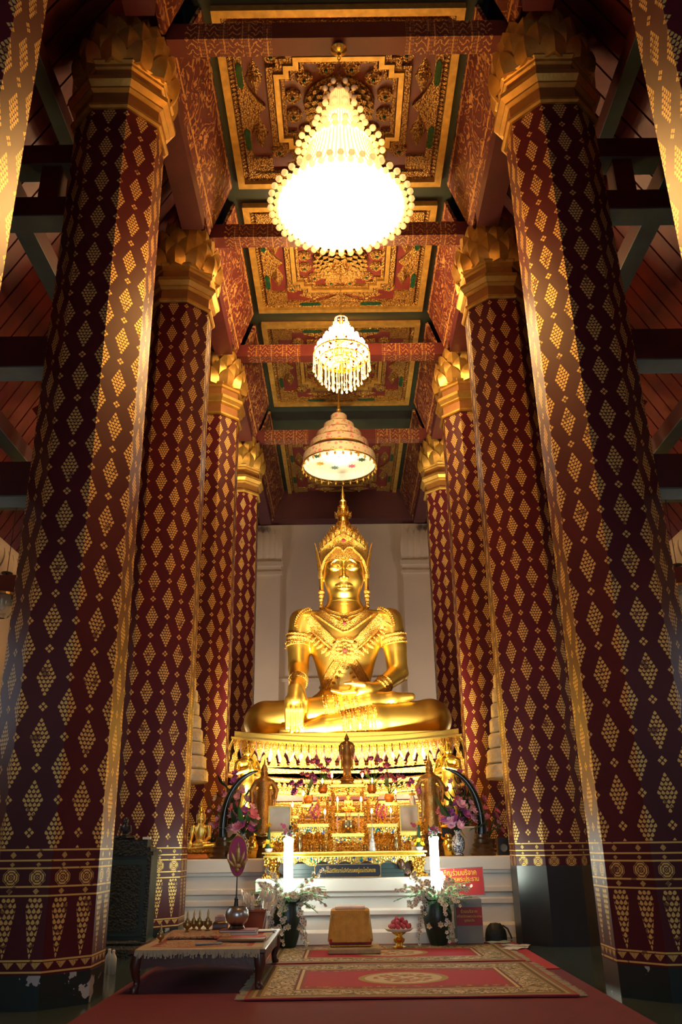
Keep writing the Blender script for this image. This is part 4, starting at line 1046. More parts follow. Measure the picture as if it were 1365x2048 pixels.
# small seated gold Buddhas (same sculpture, small)
def small_buddha(label, loc, sc, base=True):
    t = thing('buddha_figure', label, 'statue', loc)
    obj('body', body_me, None, t, loc=(0, 0, sc*1.1), scale=(sc,)*3); obj('head', head_me, None, t, loc=(0, 0, sc*1.1), scale=(sc,)*3)
    obj('topknot', MB().lathe([(.46*sc,sc*5.6),(.42*sc,sc*5.9),(.22*sc,sc*6.1),(.16*sc,sc*6.4),(.02*sc,sc*7.2)], 14), M['gold'], t, smooth=50)
    if base:
        w_ = 2.2*sc
        obj('lotus_seat', MB().lathe([(w_*1.02,0),(w_*1.05,sc*.2),(w_*.82,sc*.32),(w_*.80,sc*.6),(w_*1.04,sc*.8),(w_*1.06,sc*1.08),(w_*.9,sc*1.12)], 24, sy=.62), M['gold_carved'], t, smooth=40)
    return t
small_buddha('small golden Buddha seated on stepped base among the candles', (.06, 13.84, 1.755), .050)
small_buddha('gold seated Buddha at the plinth end beside the dark tusk stand', (-2.36, 14.50, 1.118), .125)
# ---- standing figures
def standing_sd(arms):
    def fn(P):
        d = chainsd(P, [(0,0,.05), (0,0,.30), (0,0,.52), (0,-.005,.66), (0,0,.78)], [.10,.088,.088,.074,.10], .06)
        d = smin(d, cone(P, (-.10,0,.785), (.10,0,.785), .045, .045), .05)
        d = smin(d, cone(P, (0,0,.80), (0,0,.86), .035, .03), .02)
        d = smin(d, ell(P, (0,-.005,.915), (.048,.055,.065)), .012)
        d = smin(d, cone(P, (0,-.05,.915), (0,-.065,.90), .008, .010), .01)
        for s in (-1, 1):
            d = smin(d, ell(P, (s*.05,0,.91), (.01,.02,.035)), .008)
            d = smin(d, ell(P, (s*.035,-.05,.02), (.03,.07,.022)), .02)
            if arms == 'down':
                a = [(s*.13,0,.775), (s*.165,.0,.65), (s*.155,-.03,.53), (s*.15,-.035,.47)]
            elif arms == 'pray':
                a = [(s*.13,0,.775), (s*.16,-.03,.66), (s*.03,-.12,.70), (s*.012,-.12,.77)]
            else:
                a = [(s*.13,0,.775), (s*.20,.0,.66), (s*.185,-.06,.55), (s*.18,-.07,.48)]
            d = smin(d, chainsd(P, a, [.042,.034,.026,.016], .02), .02)
            if arms != 'pray': d = smin(d, cone(P, (s*.12,.01,.64), (s*.135,.01,.16), .035, .012), .04)
            for k in range(4):
                e = a[3]; d = smin(d, cone(P, e, (e[0]+.008*(k-1.5), e[1]-.004, e[2] + (.04 if arms == 'pray' else -.045)), .008, .005), .006)
        return d
    return fn
st_me = {}
for a in ('down', 'pray', 'robe'): st_me[a] = skin('figure', standing_sd(a), (-.26,-.20,-.01), (.26,.16,1.0), .0095, M['gold_dull'])
def standing(label, loc, h, arms, m, crown=True, base_h=.2, bm=None, cat='statue', rz=0):
    t = thing('standing_figure', label, cat, loc, rz)
    me = st_me[arms].copy(); me.materials.clear(); me.materials.append(m)
    obj('body', me, None, t, loc=(0, 0, base_h), scale=(h,)*3)
    if crown: obj('crown', MB().lathe([(.052*h,.95*h),(.058*h,.97*h),(.045*h,1.0*h),(.035*h,1.03*h),(.015*h,1.06*h),(.012*h,1.09*h),(.002*h,1.16*h)], 14, c=(0,0,base_h)), m, t, smooth=40)
    else: obj('topknot', MB().lathe([(.046*h,.955*h),(.035*h,.985*h),(.02*h,.995*h),(.015*h,1.02*h),(.003*h,1.05*h)], 12, c=(0,0,base_h)), m, t, smooth=40)
    b = base_h
    obj('base', MB().lathe([(.20*h,0),(.21*h,b*.15),(.16*h,b*.25),(.15*h,b*.45),(.18*h,b*.55),(.17*h,b*.7),(.13*h,b*.8),(.145*h,b*.95),(.13*h,b)], 8 if bm else 16), bm or m, t, smooth=40)
    return t
M['bronze'] = carved('gilt_bronze_relief', (.66,.43,.15), (.34,.19,.06), .42, .8, 70, .5, .004)
M['bronze_s'] = mat('dark_bronze', (.40,.22,.07), .38, .8, .3, 8)
standing('slender dark bronze standing Buddha on the tallest altar table', (.05, 14.42, 2.22), .68, 'down', M['bronze_s'], crown=False, base_h=.12)
standing('dark gilt standing Buddha in royal dress behind the picture frame, fan side', (-1.33, 14.45, 1.12), 1.05, 'robe', M['bronze'], base_h=.34, bm=M['wood'])
standing('dark gilt standing Buddha in royal dress behind the picture frame, sign side', (1.42, 14.45, 1.12), 1.08, 'robe', M['bronze'], base_h=.34, bm=M['wood'])
standing('bright gold disciple figure with joined hands before the pedestal, tusk and fan side', (-1.84, 16.4, 1.12), 1.45, 'pray', M['gold'], crown=False, base_h=.5, rz=.5)
standing('bright gold disciple figure with joined hands before the pedestal, donation sign side', (1.98, 16.4, 1.12), 1.45, 'pray', M['gold'], crown=False, base_h=.5, rz=-.5)
# ---- tusks on turned stands
M['tusk'] = mat('dark_polished_tusk', (.006, .014, .014), .18, 0, .3, 3, coat=.5)
def tusk(x, s, label):
    t = thing('tusk', label, 'tusk', (x, 14.12, 1.12))
    obj('stand', MB().lathe([(.20,0),(.21,.03),(.17,.06),(.18,.10),(.15,.13),(.165,.165),(.12,.19),(.13,.24),(.105,.27),(.11,.31),(.09,.32)], 24), M['wood'], t, smooth=30)
    pts = []; rr = []
    for k in range(17):
        v = k/16; a = v*1.48; pts.append((s*(.62*(1-math.cos(a))*.95) - s*.12*math.sin(v*pi)*.4, 0, .30 + 1.02*math.sin(a)*1.0)); rr.append(.068*(1-v)**.62 + .008)
    obj('tusk_curve', MB().tube(pts, rr, 14), M['tusk'], t, smooth=60)
tusk(-1.93, 1, 'dark curved tusk on turned wooden stand, on the gold Buddha side'); tusk(2.17, -1, 'dark curved tusk on turned wooden stand, above the donation box')

# ---- flowers
def flower_mesh(r, m, n=6, cup=.4, cen='yellow', layers=2):
    mb = MB()
    for L_ in range(layers):
        rr = r*(1-.3*L_)
        for k in range(n):
            mb.leaf(rr*.75, rr, rr*.18, rr*.05, .003, nv=3, M=RZ(2*pi*(k+.5*L_)/n) @ RX(pi/2 - cup - .35*L_))
    me = mb.mesh('flower_head', 60); me.materials.append(m); return me
def fleaf(w_, h, m): 
    me = MB().leaf(w_, h, h*.15, h*.02, .003, nv=4).mesh('leaf', 60); me.materials.append(m); return me
FL = {k: flower_mesh(.075, M[k]) for k in ('pink', 'purple', 'lilac', 'yellow', 'cream')}
LF = [fleaf(.06, .17, M['green']), fleaf(.07, .20, M['green_d'])]
def bouquet(label, loc, w_, h, n, cols, sc=1.0, rnd=None, cat='bouquet', leaves=14, dy=.5, group=None):
    r = rnd or random.Random(int(abs(loc[0])*1000)+n)
    t = thing('bouquet', label, cat, loc, group=group)
    stem = MB()
    for k in range(n):
        a = r.uniform(0, 2*pi); q = math.sqrt((k+.5)/n); z = h*(.20+.80*r.random()*(1-.45*q)) if q < .98 else h*.2
        p = Vector((w_/2*q*math.cos(a), w_/2*dy*q*math.sin(a) - .02, z)); d = Vector((p.x*1.4, p.y*1.4 - .16, .22)).normalized()
        stem.tube([(0, 0, 0), (p.x*.5, p.y*.5, p.z*.6), tuple(p)], .006, 4)
        o = obj('flower_head', FL[r.choice(cols)], None, t); s_ = sc*r.uniform(.75, 1.2)
        o.matrix_basis = Matrix.Translation(p) @ d.to_track_quat('Z', 'Y').to_matrix().to_4x4() @ Matrix.Scale(s_, 4)
    for k in range(leaves):
        a = r.uniform(0, 2*pi); q = r.uniform(.3, 1); p = Vector((w_*.46*q*math.cos(a), w_*.46*dy*q*math.sin(a), h*r.uniform(.05, .75))); d = Vector((p.x, p.y-.1, r.uniform(-.1, .3))).normalized()
        o = obj('leaf', LF[k % 2], None, t); o.matrix_basis = Matrix.Translation(p) @ d.to_track_quat('Z', 'Y').to_matrix().to_4x4() @ Matrix.Scale(sc*r.uniform(.8, 1.3), 4)
    obj('stems', stem, M['green_d'], t)
    return t
M['blue_china'] = None
g = G('blue_white_china'); v = g.noise(28, detail=3, dist=1.5) > .5
g.out(g.mix(v, (.50,.53,.56), (.03,.05,.12)), .2); M['blue_china'] = g.mat
VP = [(.07,0),(.075,.02),(.06,.05),(.095,.11),(.105,.19),(.09,.26),(.045,.31),(.04,.34),(.06,.37),(.055,.375)]
for x, y, wh in ((-1.60, 13.98, 'behind the pink fan'), (1.77, 13.98, 'beside the tusk stand above the red sign')):
    v = thing('china_vase', 'blue and white china vase %s' % wh, 'vase', (x, y, 1.12)); obj('vase_body', MB().lathe(VP, 20), M['blue_china'], v, smooth=50)
    obj('foot_ring', MB().lathe([(.078,0),(.08,.012),(.07,.02)], 20), M['wood'], v)
    bouquet('purple bouquet in the china vase '+wh, (x, y, 1.44), .56, .56, 26, ['purple','purple','lilac','pink'], 1.3)
    # bigger loose spray behind
    sgn = -1 if x < 0 else 1
    wp = thing('white_pot', 'tall cream flower pot %s' % ('behind the tusk stand, fan side' if sgn < 0 else 'behind the tusk stand, sign side'), 'pot', (x+sgn*.20, 14.60, 1.12)); obj('pot_body', MB().lathe([(.11,0),(.13,.02),(.17,.40),(.185,.42),(.18,.44),(.15,.44)], 24), M['porcelain'], wp, smooth=40)
    bouquet('tall spray of lilac and pink flowers rising behind the tusk, %s side' % ('fan' if sgn < 0 else 'sign'), (x+sgn*.20, 14.60, 1.54), .75, .95, 30, ['lilac','lilac','pink','purple','cream'], 1.05, leaves=22)
    bouquet('loose lilac flowers at the plinth end beside the %s' % ('gold seated Buddha' if sgn < 0 else 'black speaker'), (x+sgn*.62, 14.9, 1.35), .5, .75, 16, ['lilac','pink'], .8, leaves=14)
    gp = thing('flower_pot', 'plain brown pot of loose lilac flowers by the %s' % ('gold seated Buddha' if sgn < 0 else 'black speaker'), 'pot', (x+sgn*.62, 14.9, 1.12)); obj('pot_body', MB().lathe([(.08,0),(.12,.22),(.13,.25),(.10,.25)], 16), M['wood'], gp, smooth=40)
    gb = thing('gold_bowl_stack', 'stacked bright gold offering bowls beside the %s' % ('dark standing Buddha, fan side' if sgn < 0 else 'china vase, sign side'), 'bowls', (x-sgn*.14 if sgn > 0 else x+.13, 14.05 if sgn > 0 else 14.2, 1.12))
    obj('lower_bowl', MB().lathe([(.05,0),(.07,.02),(.085,.09),(.09,.11),(.08,.11)], 18), M['gold'], gb, smooth=50)
    obj('upper_bowl', MB().lathe([(.09,.115),(.10,.15),(.095,.19),(.075,.22),(.078,.25),(.05,.28),(.055,.31),(.02,.33)], 18), M['gold'], gb, smooth=40)
# lotus pots
M['orange_pot'] = mat('orange_gilt_pot', (.55,.20,.04), .35, .5, .2, 20, .4, 60)
LO = {k: flower_mesh(.085, M[k], 8, .95, layers=2) for k in ('pink', 'purple')}
for x, y, z, wh, spread, sgn in ((-.355,14.40,2.08,'tall narrow table, fan side',.34,-.3),(-.58,14.06,1.91,'narrow table, fan side',.52,-.9),(.455,14.42,2.07,'tall narrow table, sign side',.44,.5),(.72,14.08,1.92,'narrow table, sign side',.52,.9)):
    p = thing('lotus_pot', 'small orange gilt pot on the %s' % wh, 'pot', (x, y+.02, z)); obj('pot_body', MB().lathe([(.045,0),(.05,.01),(.075,.05),(.08,.09),(.065,.13),(.07,.14),(.05,.14)], 16), M['orange_pot'], p, smooth=50)
    t = thing('lotus_bunch', 'pink and purple lotus blooms in the pot on the %s' % wh, 'bouquet', (x, y+.02, z+.12)); sm = MB(); r = random.Random(int(x*100)+5)
    for k in range(9):
        a = -.9 + 1.8*k/8 + r.uniform(-.1,.1) + sgn*.55; L_ = r.uniform(.17,.42); pz = Vector((L_*math.sin(a)*spread*2.2, r.uniform(-.12,.02), max(.03, L_*math.cos(a))))
        sm.tube([(0,0,0), (pz.x*.4, pz.y*.5, pz.z*.7), tuple(pz)], .006, 4)
        o = obj('lotus_bloom', LO[r.choice(('pink','purple'))], None, t); d = (Vector((pz.x, pz.y-.15, pz.z+.05))).normalized()
        o.matrix_basis = Matrix.Translation(pz) @ d.to_track_quat('Z','Y').to_matrix().to_4x4() @ Matrix.Scale(r.uniform(.8,1.1), 4)
    for k in range(4):
        a = -1.2+.8*k+sgn*.3; o = obj('lotus_leaf', LF[1], None, t); d = Vector((math.sin(a), -.3, math.cos(a)*.6)); o.matrix_basis = T(.12*math.sin(a), -.06, .12) @ d.to_track_quat('Z','Y').to_matrix().to_4x4()
    obj('stems', sm, M['green_d'], t)
# cone garlands of flowers
for x, z, wh in ((-.46,1.60,'fan'),(.57,1.59,'sign')):
    t = thing('flower_cone', 'magenta flower cone on a gold foot on the altar table, %s side' % wh, 'flowers', (x, 13.54, z)); obj('foot', MB().lathe([(.04,0),(.045,.01),(.012,.025),(.015,.06),(.05,.08)], 12), M['gold'], t)
    r = random.Random(9); k = 0
    for row in range(6):
        rr = .085*math.sin(pi*(row+1.2)/7.6); n = max(4, int(rr*80))
        for i in range(n):
            a = 2*pi*(i+.5*(row % 2))/n; o = obj('flower_head', FL['pink' if k % 3 else 'purple'], None, t); k += 1
            d = Vector((math.cos(a), math.sin(a), .25)); o.matrix_basis = T(rr*math.cos(a), rr*math.sin(a), .09+.037*row) @ d.to_track_quat('Z','Y').to_matrix().to_4x4() @ Matrix.Scale(.42, 4)
# picture frames
g = G('painted_reflection_print'); ox, oy, oz = g.xyz(g.coord('Object')); g.out(g.mix((g.vor(9, g.coord('Object')) < .3)*(oz < .2), g.mix(g.noise(5, detail=4), (.30,.28,.26), (.55,.50,.45)), (.42,.10,.22)), .06); g.b.inputs['Coat Weight'].default_value = 1; M['print'] = g.mat  # grey mottling and pink blotches paint reflections in the glass into the colour
for x0, x1, z, wh in ((-1.17,-.82,1.48,'fan'),(.84,1.14,1.47,'sign')):
    t = thing('picture_frame', 'glazed gold picture frame leaning on the low altar table, %s side' % wh, 'picture frame', ((x0+x1)/2, 13.52, z)); a = (x1-x0)/2
    t.rotation_euler = (-.08, 0, 0)
    obj('print', MB().box(-a+.02, a-.02, .004, .012, .02, .37), M['print'], t)
    for b in ((-a,a,0,.02),(-a,a,.37,.39),(-a,-a+.02,.02,.37),(a-.02,a,.02,.37)): obj('frame_bar', MB().box(b[0], b[1], -.01, .015, b[2], b[3]), M['gold'], t)
# crystal stupa and white bottle
t = thing('crystal_stupa', 'little silvery crystal stupa in front of the arched altar table', 'stupa', (.405, 13.235, 1.212)); obj('stupa_body', MB().lathe([(.05,0),(.05,.05),(.04,.06),(.04,.12),(.03,.13),(.032,.17),(.022,.18),(.024,.22),(.014,.24),(.015,.29),(.004,.34),(.002,.42)], 8), mat('crystal_glass', (.75,.78,.80), .1, .2, .05, 5, coat=1), t)
t = thing('garlanded_bottle', 'white bottle with a yellow garland behind the picture frame', 'bottle', (1.10, 14.2, 1.12)); obj('bottle_body', MB().lathe([(.05,0),(.05,.82),(.045,.86),(.02,.92),(.02,1.0)], 14), M['porcelain'], t, smooth=40); obj('garland', MB().tube([(.04*math.cos(a), .04*math.sin(a), .93) for a in [2*pi*k/10 for k in range(11)]], .018, 6), M['yellow'], t)
# vases and little brass things along the long table
for k, (x, h, m) in enumerate(((-.67,.20,'brass'),(-.36,.10,'brass'),(-.28,.09,'brass'),(.30,.09,'brass'),(.50,.10,'brass'),(.76,.19,'brass'),(.60,.08,'brass'),(-.50,.10,'brass'))):
    t = thing('brass_vase', 'small brass altar %s on the long mosaic table' % ('vase with flared lip' if h > .15 else 'pot, squat and round'), 'vase', (x, 13.235, 1.212), group='tall brass vases' if h > .15 else 'squat brass pots')
    obj('vase_body', MB().lathe([(.03,0),(.034,.01),(.02,.03),(.036,h*.45),(.026,h*.75),(.018,h*.85),(.032,h),(.024,h)], 14), M[m], t, smooth=50)
# yellow flower dishes
for x, z, wh in ((-1.13,1.212,'fan'),(1.10,1.212,'sign')):
    t = thing('flower_dish', 'white cup of yellow flowers round a green cone at the long table end, %s side' % wh, 'flowers', (x, 13.225, z))
    obj('cup', MB().lathe([(.03,0),(.05,.01),(.06,.05),(.05,.05)], 16), M['porcelain'], t, smooth=50)
    obj('leaf_cone', MB().lathe([(.045,.05),(.035,.12),(.02,.25),(.012,.36)], 10), M['green_d'], t, smooth=60)
    o = obj('flower_head', FL['yellow'], None, t, loc=(0,-.01,.37), scale=(.75,)*3, rot=(.6,0,0))
    for k in range(7):
        a = 2*pi*k/7; obj('flower_head', FL['yellow'], None, t, loc=(.06*math.cos(a), .06*math.sin(a), .09+.05*(k % 2)), scale=(.6,)*3, rot=(1.1*math.sin(-a)*-1, 1.1*math.cos(a), 0))
# tiered silver umbrellas behind the columns
M['silver_cloth'] = mat('white_gold_brocade', (.62,.57,.47), .38, .35, .2, 14, .6, 22, bdist=.03)
for x, y, z0, H, wh in ((-2.78,15.0,1.12,2.97,'beside the gold seated Buddha'),(2.88,15.0,1.12,3.2,'above the black speaker')):
    t = thing('tiered_parasol', 'many-tiered white and silver ceremonial parasol '+wh, 'parasol', (x, y, 1.12))
    obj('pole', MB().lathe([(.03,0),(.03,H-.2)], 10), M['gold'], t); obj('foot', MB().lathe([(.3,0),(.3,.06),(.12,.12),(.04,.3)], 16), M['wood'], t, smooth=40)
    zb = 1.20; top = 3.03 + (.25 if x > 0 else 0); n = 8; hh = (top-zb)/n
    for k in range(n):
        r = .42*(1-k/n*.78); zk = zb + hh*k
        obj('tier', MB().lathe([(r*.96,zk),(r*1.02,zk+.02),(r*1.0,zk+hh*.78),(r*.9,zk+hh*.92),(.04,zk+hh*.98)], 24), M['silver_cloth'], t, smooth=50)
    obj('finial', MB().lathe([(.05,top),(.03,top+.1),(.04,top+.14),(.004,top+.4)], 10), M['gold'], t)
# small black speaker and other plinth pieces
t = thing('speaker', 'small black speaker box on the plinth corner by the plain black column base', 'speaker', (2.52, 14.30, 1.12)); obj('cabinet', MB().box(-.09,.09,-.08,.08,0,.26), M['black'], t); obj('cone', MB().lathe([(.06,0),(.055,.01),(.02,-.005)], 16).xf(T(0,-.085,.11) @ RX(pi/2)), M['steel_dk'], t)
for x, wh in ((-1.62,'fan'),(1.72,'sign')):
    t = thing('floodlight', 'small black floodlight on the plinth aimed at the statue, %s side' % wh, 'lamp', (.05 + (1.72 if x > 0 else -1.72), 15.12, 1.12)); obj('housing', MB().box(-.12,.12,-.05,.05,.28,.44).xf(RX(.0)), M['black'], t); obj('stand', MB().box(-.02,.02,-.02,.02,0,.3).box(-.12,.12,-.08,.08,0,.02), M['steel_dk'], t)
t = thing('orange_robe', 'folded orange cloth on the plinth beside the gold seated Buddha', 'cloth', (-2.32, 14.0, 1.12)); obj('fold', MB().mould(-.22,.16,-.05,.12,[(0,0),(.02,.02),(.0,.05),(-.03,.07)]), mat('saffron_cloth',(.50,.14,.02),.8,0,.2,8,.4,30), t)
t = thing('small_jar', 'little red-capped jar on the plinth edge beside the orange cloth', 'jar', (-1.80, 13.93, 1.12)); obj('glass', MB().lathe([(.03,0),(.035,.01),(.035,.06),(.028,.07)], 12), M['porcelain'], t, smooth=40); obj('cap', MB().lathe([(.032,.07),(.032,.10),(.0,.10)], 12, cap=False), M['red_cloth'], t)

# ------------------------------------------------------------ carpet and rugs
M['carpet'] = mat('red_carpet', (.10, .005, .022), .9, 0, .15, 3, .25, 260)
M['carpet2'] = mat('bright_red_carpet', (.30, .015, .025), .9, 0, .15, 3, .25, 260)
cp = thing('carpet', 'long plain dark red carpet covering the nave floor', 'carpet', (0, 0, 0)); obj('pile', MB().box(-2.22, 2.36, -7.5, 13.0, 0, .012), M['carpet'], cp)
cp = thing('carpet_strip', 'brighter red carpet strip laid beside the donation box and bag', 'carpet', (0, 0, .012)); obj('pile', MB().box(2.15, 2.34, 10.3, 12.98, 0, .010).box(1.40, 2.15, 12.72, 12.98, 0, .010), M['carpet2'], cp)
def rug_material(name, hx, hy):
    g = G(name); x, y, _ = g.xyz(g.coord('Object')); ax, ay = x.abs(), y.abs()
    e = (hx - ax).min(hy - ay)
    vec = g.coord('Object'); v1 = g.vor(7, vec); v2 = g.vor(13, vec); nz = g.noise(8, vec, 2, .5, 1.4)
    cream, olive, brown, red = (.40, .335, .23), (.085, .07, .02), (.14, .05, .025), (.27, .008, .028)
    flo = ((nz*5).fr() > .40)
    border = g.mix(flo*(v1 > .16), cream, g.mix(v2 < .40, olive, (.19,.14,.06)))
    field = g.mix(((((ax - hx*.62)/.5).max(0).pow(2) + ((ay - hy*.28)/(hy*.30)).max(0).pow(2)) > .30), red, g.mix((v2 < .38)*((nz*7).fr() > .4), (.16,.035,.018), (.30,.20,.07)))
    rr = (x/(hx*.27)).abs().pow(2) + (y/(hy*.31)).abs().pow(2)
    med = g.mix(rr < .95, (.24,.19,.06), cream); med = g.mix(rr < .58, med, g.mix((v2 < .5), cream, g.mix(flo, (.10,.10,.03), (.30,.09,.06))))
    col = g.mix(rr < 1.3, field, med)
    for lim, cc in ((.50, (.16,.04,.025)), (.47, (.42,.32,.18)), (.44, (.10,.025,.02)), (.415, border), (.16, (.20,.14,.05)), (.13, (.08,.05,.02)), (.09, (.26,.20,.10)), (.06, (.13,.09,.03)), (.022, (.22,.012,.025))):
        col = g.mix(e < lim, col, cc)
    g.out(col, .92); g.bump(g.noise(240, vec), .25, .004); return g.mat
fr_m = mat('rug_fringe', (.32, .27, .18), .9, 0, .25, 20)
def rug(label, x0, x1, y0, y1, seed):
    hx, hy = (x1-x0)/2, (y1-y0)/2; cx, cy = (x0+x1)/2, (y0+y1)/2; r = random.Random(seed)
    t = thing('rug', label, 'rug', (cx, cy, .022))
    def f(u, v):
        x = -hx + 2*hx*u; y = -hy + 2*hy*v; return (x, y + .012*math.sin(x*2.1+seed), .012 + .003*math.sin(x*3+y*2.2))
    mb = MB().grid(f, 40, 16); n = len(mb.v); mb.v += [(x, y, -.001) for x, y, z in mb.v]; mb.f += [tuple(i+n for i in reversed(q)) for q in mb.f]
    bd = [j*41 for j in range(17)]; W_ = 41
    rim = [(i, i+1) for i in range(40)] + [(16*W_+i+1, 16*W_+i) for i in range(40)] + [((j+1)*W_, j*W_) for j in range(16)] + [(j*W_+40, (j+1)*W_+40) for j in range(16)]
    mb.f += [(a, a+n, b+n, b) for a, b in rim]
    obj('weave', mb, rug_material('rug_weave', hx, hy), t)
    for s in (-1, 1):
        fm_ = MB(); k = 0; y = -hy+.01
        while y < hy-.01:
            L_ = r.uniform(.06, .10); d = r.uniform(-.03, .03)
            fm_.box(min(s*hx, s*(hx+L_)), max(s*hx, s*(hx+L_)), y+d*.4, y+d*.4+.016, .0, .008); y += .024
        o = obj('fringe', fm_, fr_m, t); o['kind'] = 'stuff'
rug('front patterned rug with cream oval medallion on a red field', -.92, 2.08, 8.50, 10.80, 1)
rug('patterned rug under the stool and fruit tray, cream oval half covered', -.95, 2.08, 10.88, 12.66, 2)

# ------------------------------------------------------------ low table with offerings
TX, TY, TZ = -1.43, 10.0, .036
M['tbl_wood'] = mat('brown_table_wood', (.065, .018, .011), .32, 0, .35, 4, .1, 20)
t = thing('low_table', 'low dark wooden table with cabriole legs on the red carpet', 'table', (TX, TY, TZ)); hx, hy, H = .64, 1.02, .345
obj('table_top', MB().mould(-hx, hx, -hy, hy, [(-.02,H-.05),(.0,H-.045),(.015,H-.03),(.015,H-.005),(.005,H)]), M['tbl_wood'], t)
for s in (-1, 1):
    pts = [(-hx+.08, H-.05), (hx-.08, H-.05)]
    for k in range(21):
        u = 1-2*k/20; pts.append((u*(hx-.08), H-.14 - .03*abs(u)**3 + .008*math.cos(u*9)))
    obj('apron', MB().prism(pts, s*(hy-.03)-.012, s*(hy-.03)+.012, 'xz'), M['tbl_wood'], t)
    pts = [(-hy+.08, H-.05), (hy-.08, H-.05)] + [((1-2*k/20)*(hy-.08), H-.14-.03*abs(1-2*k/20)**3) for k in range(21)]
    obj('apron', MB().prism(pts, s*(hx-.03)-.012, s*(hx-.03)+.012, 'yz'), M['tbl_wood'], t)
    for q in (-1, 1):
        x, y = s*(hx-.055), q*(hy-.055); d = Vector((s, q)).normalized()
        zl = -.024 if s < 0 else 0
        P = [(0, H-.05, .062), (.02, H-.14, .058), (.015, H-.21, .042), (-.005, H-.27, .032), (.0, .035, .034), (.02, .012, .042), (.02, zl, .036)]
        obj('leg', MB().tube([(x+d.x*a, y+d.y*a, z) for a, z, r in P], [r for a, z, r in P], 10), M['tbl_wood'], t, smooth=50)
g = G('woven_table_mat'); vec = g.coord('Object'); x, y, _ = g.xyz(vec); e = (.60 - x.abs()).min(.96 - y.abs()); fl = (g.noise(11, vec, 3, .5, 1)*5).fr() > .55
c = g.mix(fl, (.25,.18,.10), (.16,.05,.035)); c = g.mix(e < .16, c, (.18,.02,.022)); c = g.mix(e < .10, c, (.25,.19,.12)); g.out(c, .9); M['mat'] = g.mat
ZT = TZ + H
t = thing('table_cloth', 'worn beige and red woven cloth with ragged fringe on the low table', 'cloth', (TX, TY, ZT)); obj('weave', MB().grid(lambda u, v: (-.60+1.2*u, -.99+1.94*v, .006+.004*math.sin(u*9+v*14)), 24, 30), M['mat'], t)
fm_ = MB(); r = random.Random(4)
for k in range(110):
    x = -.60 + 1.2*k/110; L_ = r.uniform(.035, .075); fm_.add([(x,-.98,.008),(x+.012,-.98,.008),(x+.012,-1.045,.004),(x,-1.045,.004),(x+r.uniform(-.01,.01),-1.05,-L_),(x+.012,-1.05,-L_)], [(0,1,2,3),(3,2,5,4)])
o = obj('fringe', fm_, fr_m, t); o['kind'] = 'stuff'
t = thing('folded_cloth', 'second folded beige cloth lying askew beneath the brass ewers', 'cloth', (-1.63, 10.25, ZT+.014), .12); obj('fold', MB().mould(-.30,.34,-.42,.36,[(0,0),(.012,.006),(.012,.018),(0,.026)]), M['mat'], t)
def ewer(x, y, z, s, label):
    t = thing('brass_ewer', label, 'ewer', (x, y, z), group='brass water ewers on the low table')
    obj('ewer_bowl', MB().lathe([(.03*s,0),(.034*s,.008),(.018*s,.02*s),(.02*s,.035*s),(.052*s,.06*s),(.058*s,.085*s),(.05*s,.11*s),(.052*s,.115*s)], 16), M['brass'], t, smooth=50)
    obj('ewer_neck', MB().lathe([(.03*s,.11*s),(.036*s,.13*s),(.02*s,.155*s),(.013*s,.18*s),(.016*s,.2*s),(.010*s,.23*s),(.002*s,.255*s)], 12), M['brass'], t, smooth=50)
ewer(-1.77, 10.30, ZT+.04, .85, 'brass water ewer with pointed neck, foremost of the cluster on the folded cloth'); ewer(-1.74, 10.56, ZT+.04, .80, 'brass water ewer behind the foremost one on the folded cloth')
ewer(-1.66, 10.47, ZT+.04, .85, 'brass water ewer in the middle of the cluster on the folded cloth'); ewer(-1.56, 10.42, ZT+.04, .88, 'brass water ewer of the cluster standing nearest the alms bowl'); ewer(-1.90, 9.5, ZT+.014, .70, 'lone brass water ewer near the table corner over the water bottles')
# alms bowl, fan, books
t = thing('alms_bowl', 'round dull steel alms bowl on a ring stand on the stacked books', 'bowl', (-1.22, 10.32, ZT+.065)); 
obj('ring_stand', MB().lathe([(.085,0),(.09,.01),(.075,.03),(.08,.035)], 24), M['wood'], t, smooth=40)
obj('bowl', MB().lathe([(.03,.028),(.075,.04),(.115,.08),(.133,.13),(.125,.18),(.10,.215),(.105,.22),(.095,.222),(.115,.18),(.122,.13),(.10,.08),(.02,.05)], 32, cap=False), M['silver'], t, smooth=60)
obj('spoon', MB().tube([(.06,0,.16),(.16,-.02,.24)], .004, 6), M['silver'], t)
g = G('pink_fan_silk'); x, y, z = g.xyz(g.coord('Object')); g.out(g.mix(g.noise(9), (.30,.03,.16), (.40,.05,.22)), .6); M['fan'] = g.mat
t = thing('monk_fan', 'pink oval ceremonial fan with gold emblem on a tall dark handle', 'fan', (-1.27, 10.62, ZT+.012))
ov = [(.10*math.cos(2*pi*k/40)*(1+.10*math.sin(2*pi*k/40)), .80+.215*math.sin(2*pi*k/40)) for k in range(40)]
fz = obj('fan_disc', MB().prism(ov, -.008, .008, 'xz'), M['fan'], t)
rimo = [(x*1.05, .80+(z-.80)*1.03) for x, z in ov]; rb = MB().tube([(x, 0, z) for x, z in rimo+[rimo[0]]], .006, 6, cap=False); obj('gold_rim', rb, M['gold_dull'], t)
em = MB()
for (x, z, w_, h, a) in ((0,.74,.06,.20,0),(-.025,.70,.045,.17,-.35),(.025,.70,.045,.17,.35),(-.04,.68,.04,.13,-.75),(.04,.68,.04,.13,.75),(0,.66,.09,.07,0),(0,.62,.05,.06,0),(0,.86,.03,.10,0)):
    em.leaf(w_, h, .008, .006, .004, nv=4, M=T(x, -.012, z) @ RY(a))
obj('gold_emblem', em, M['bronze_s'], t)
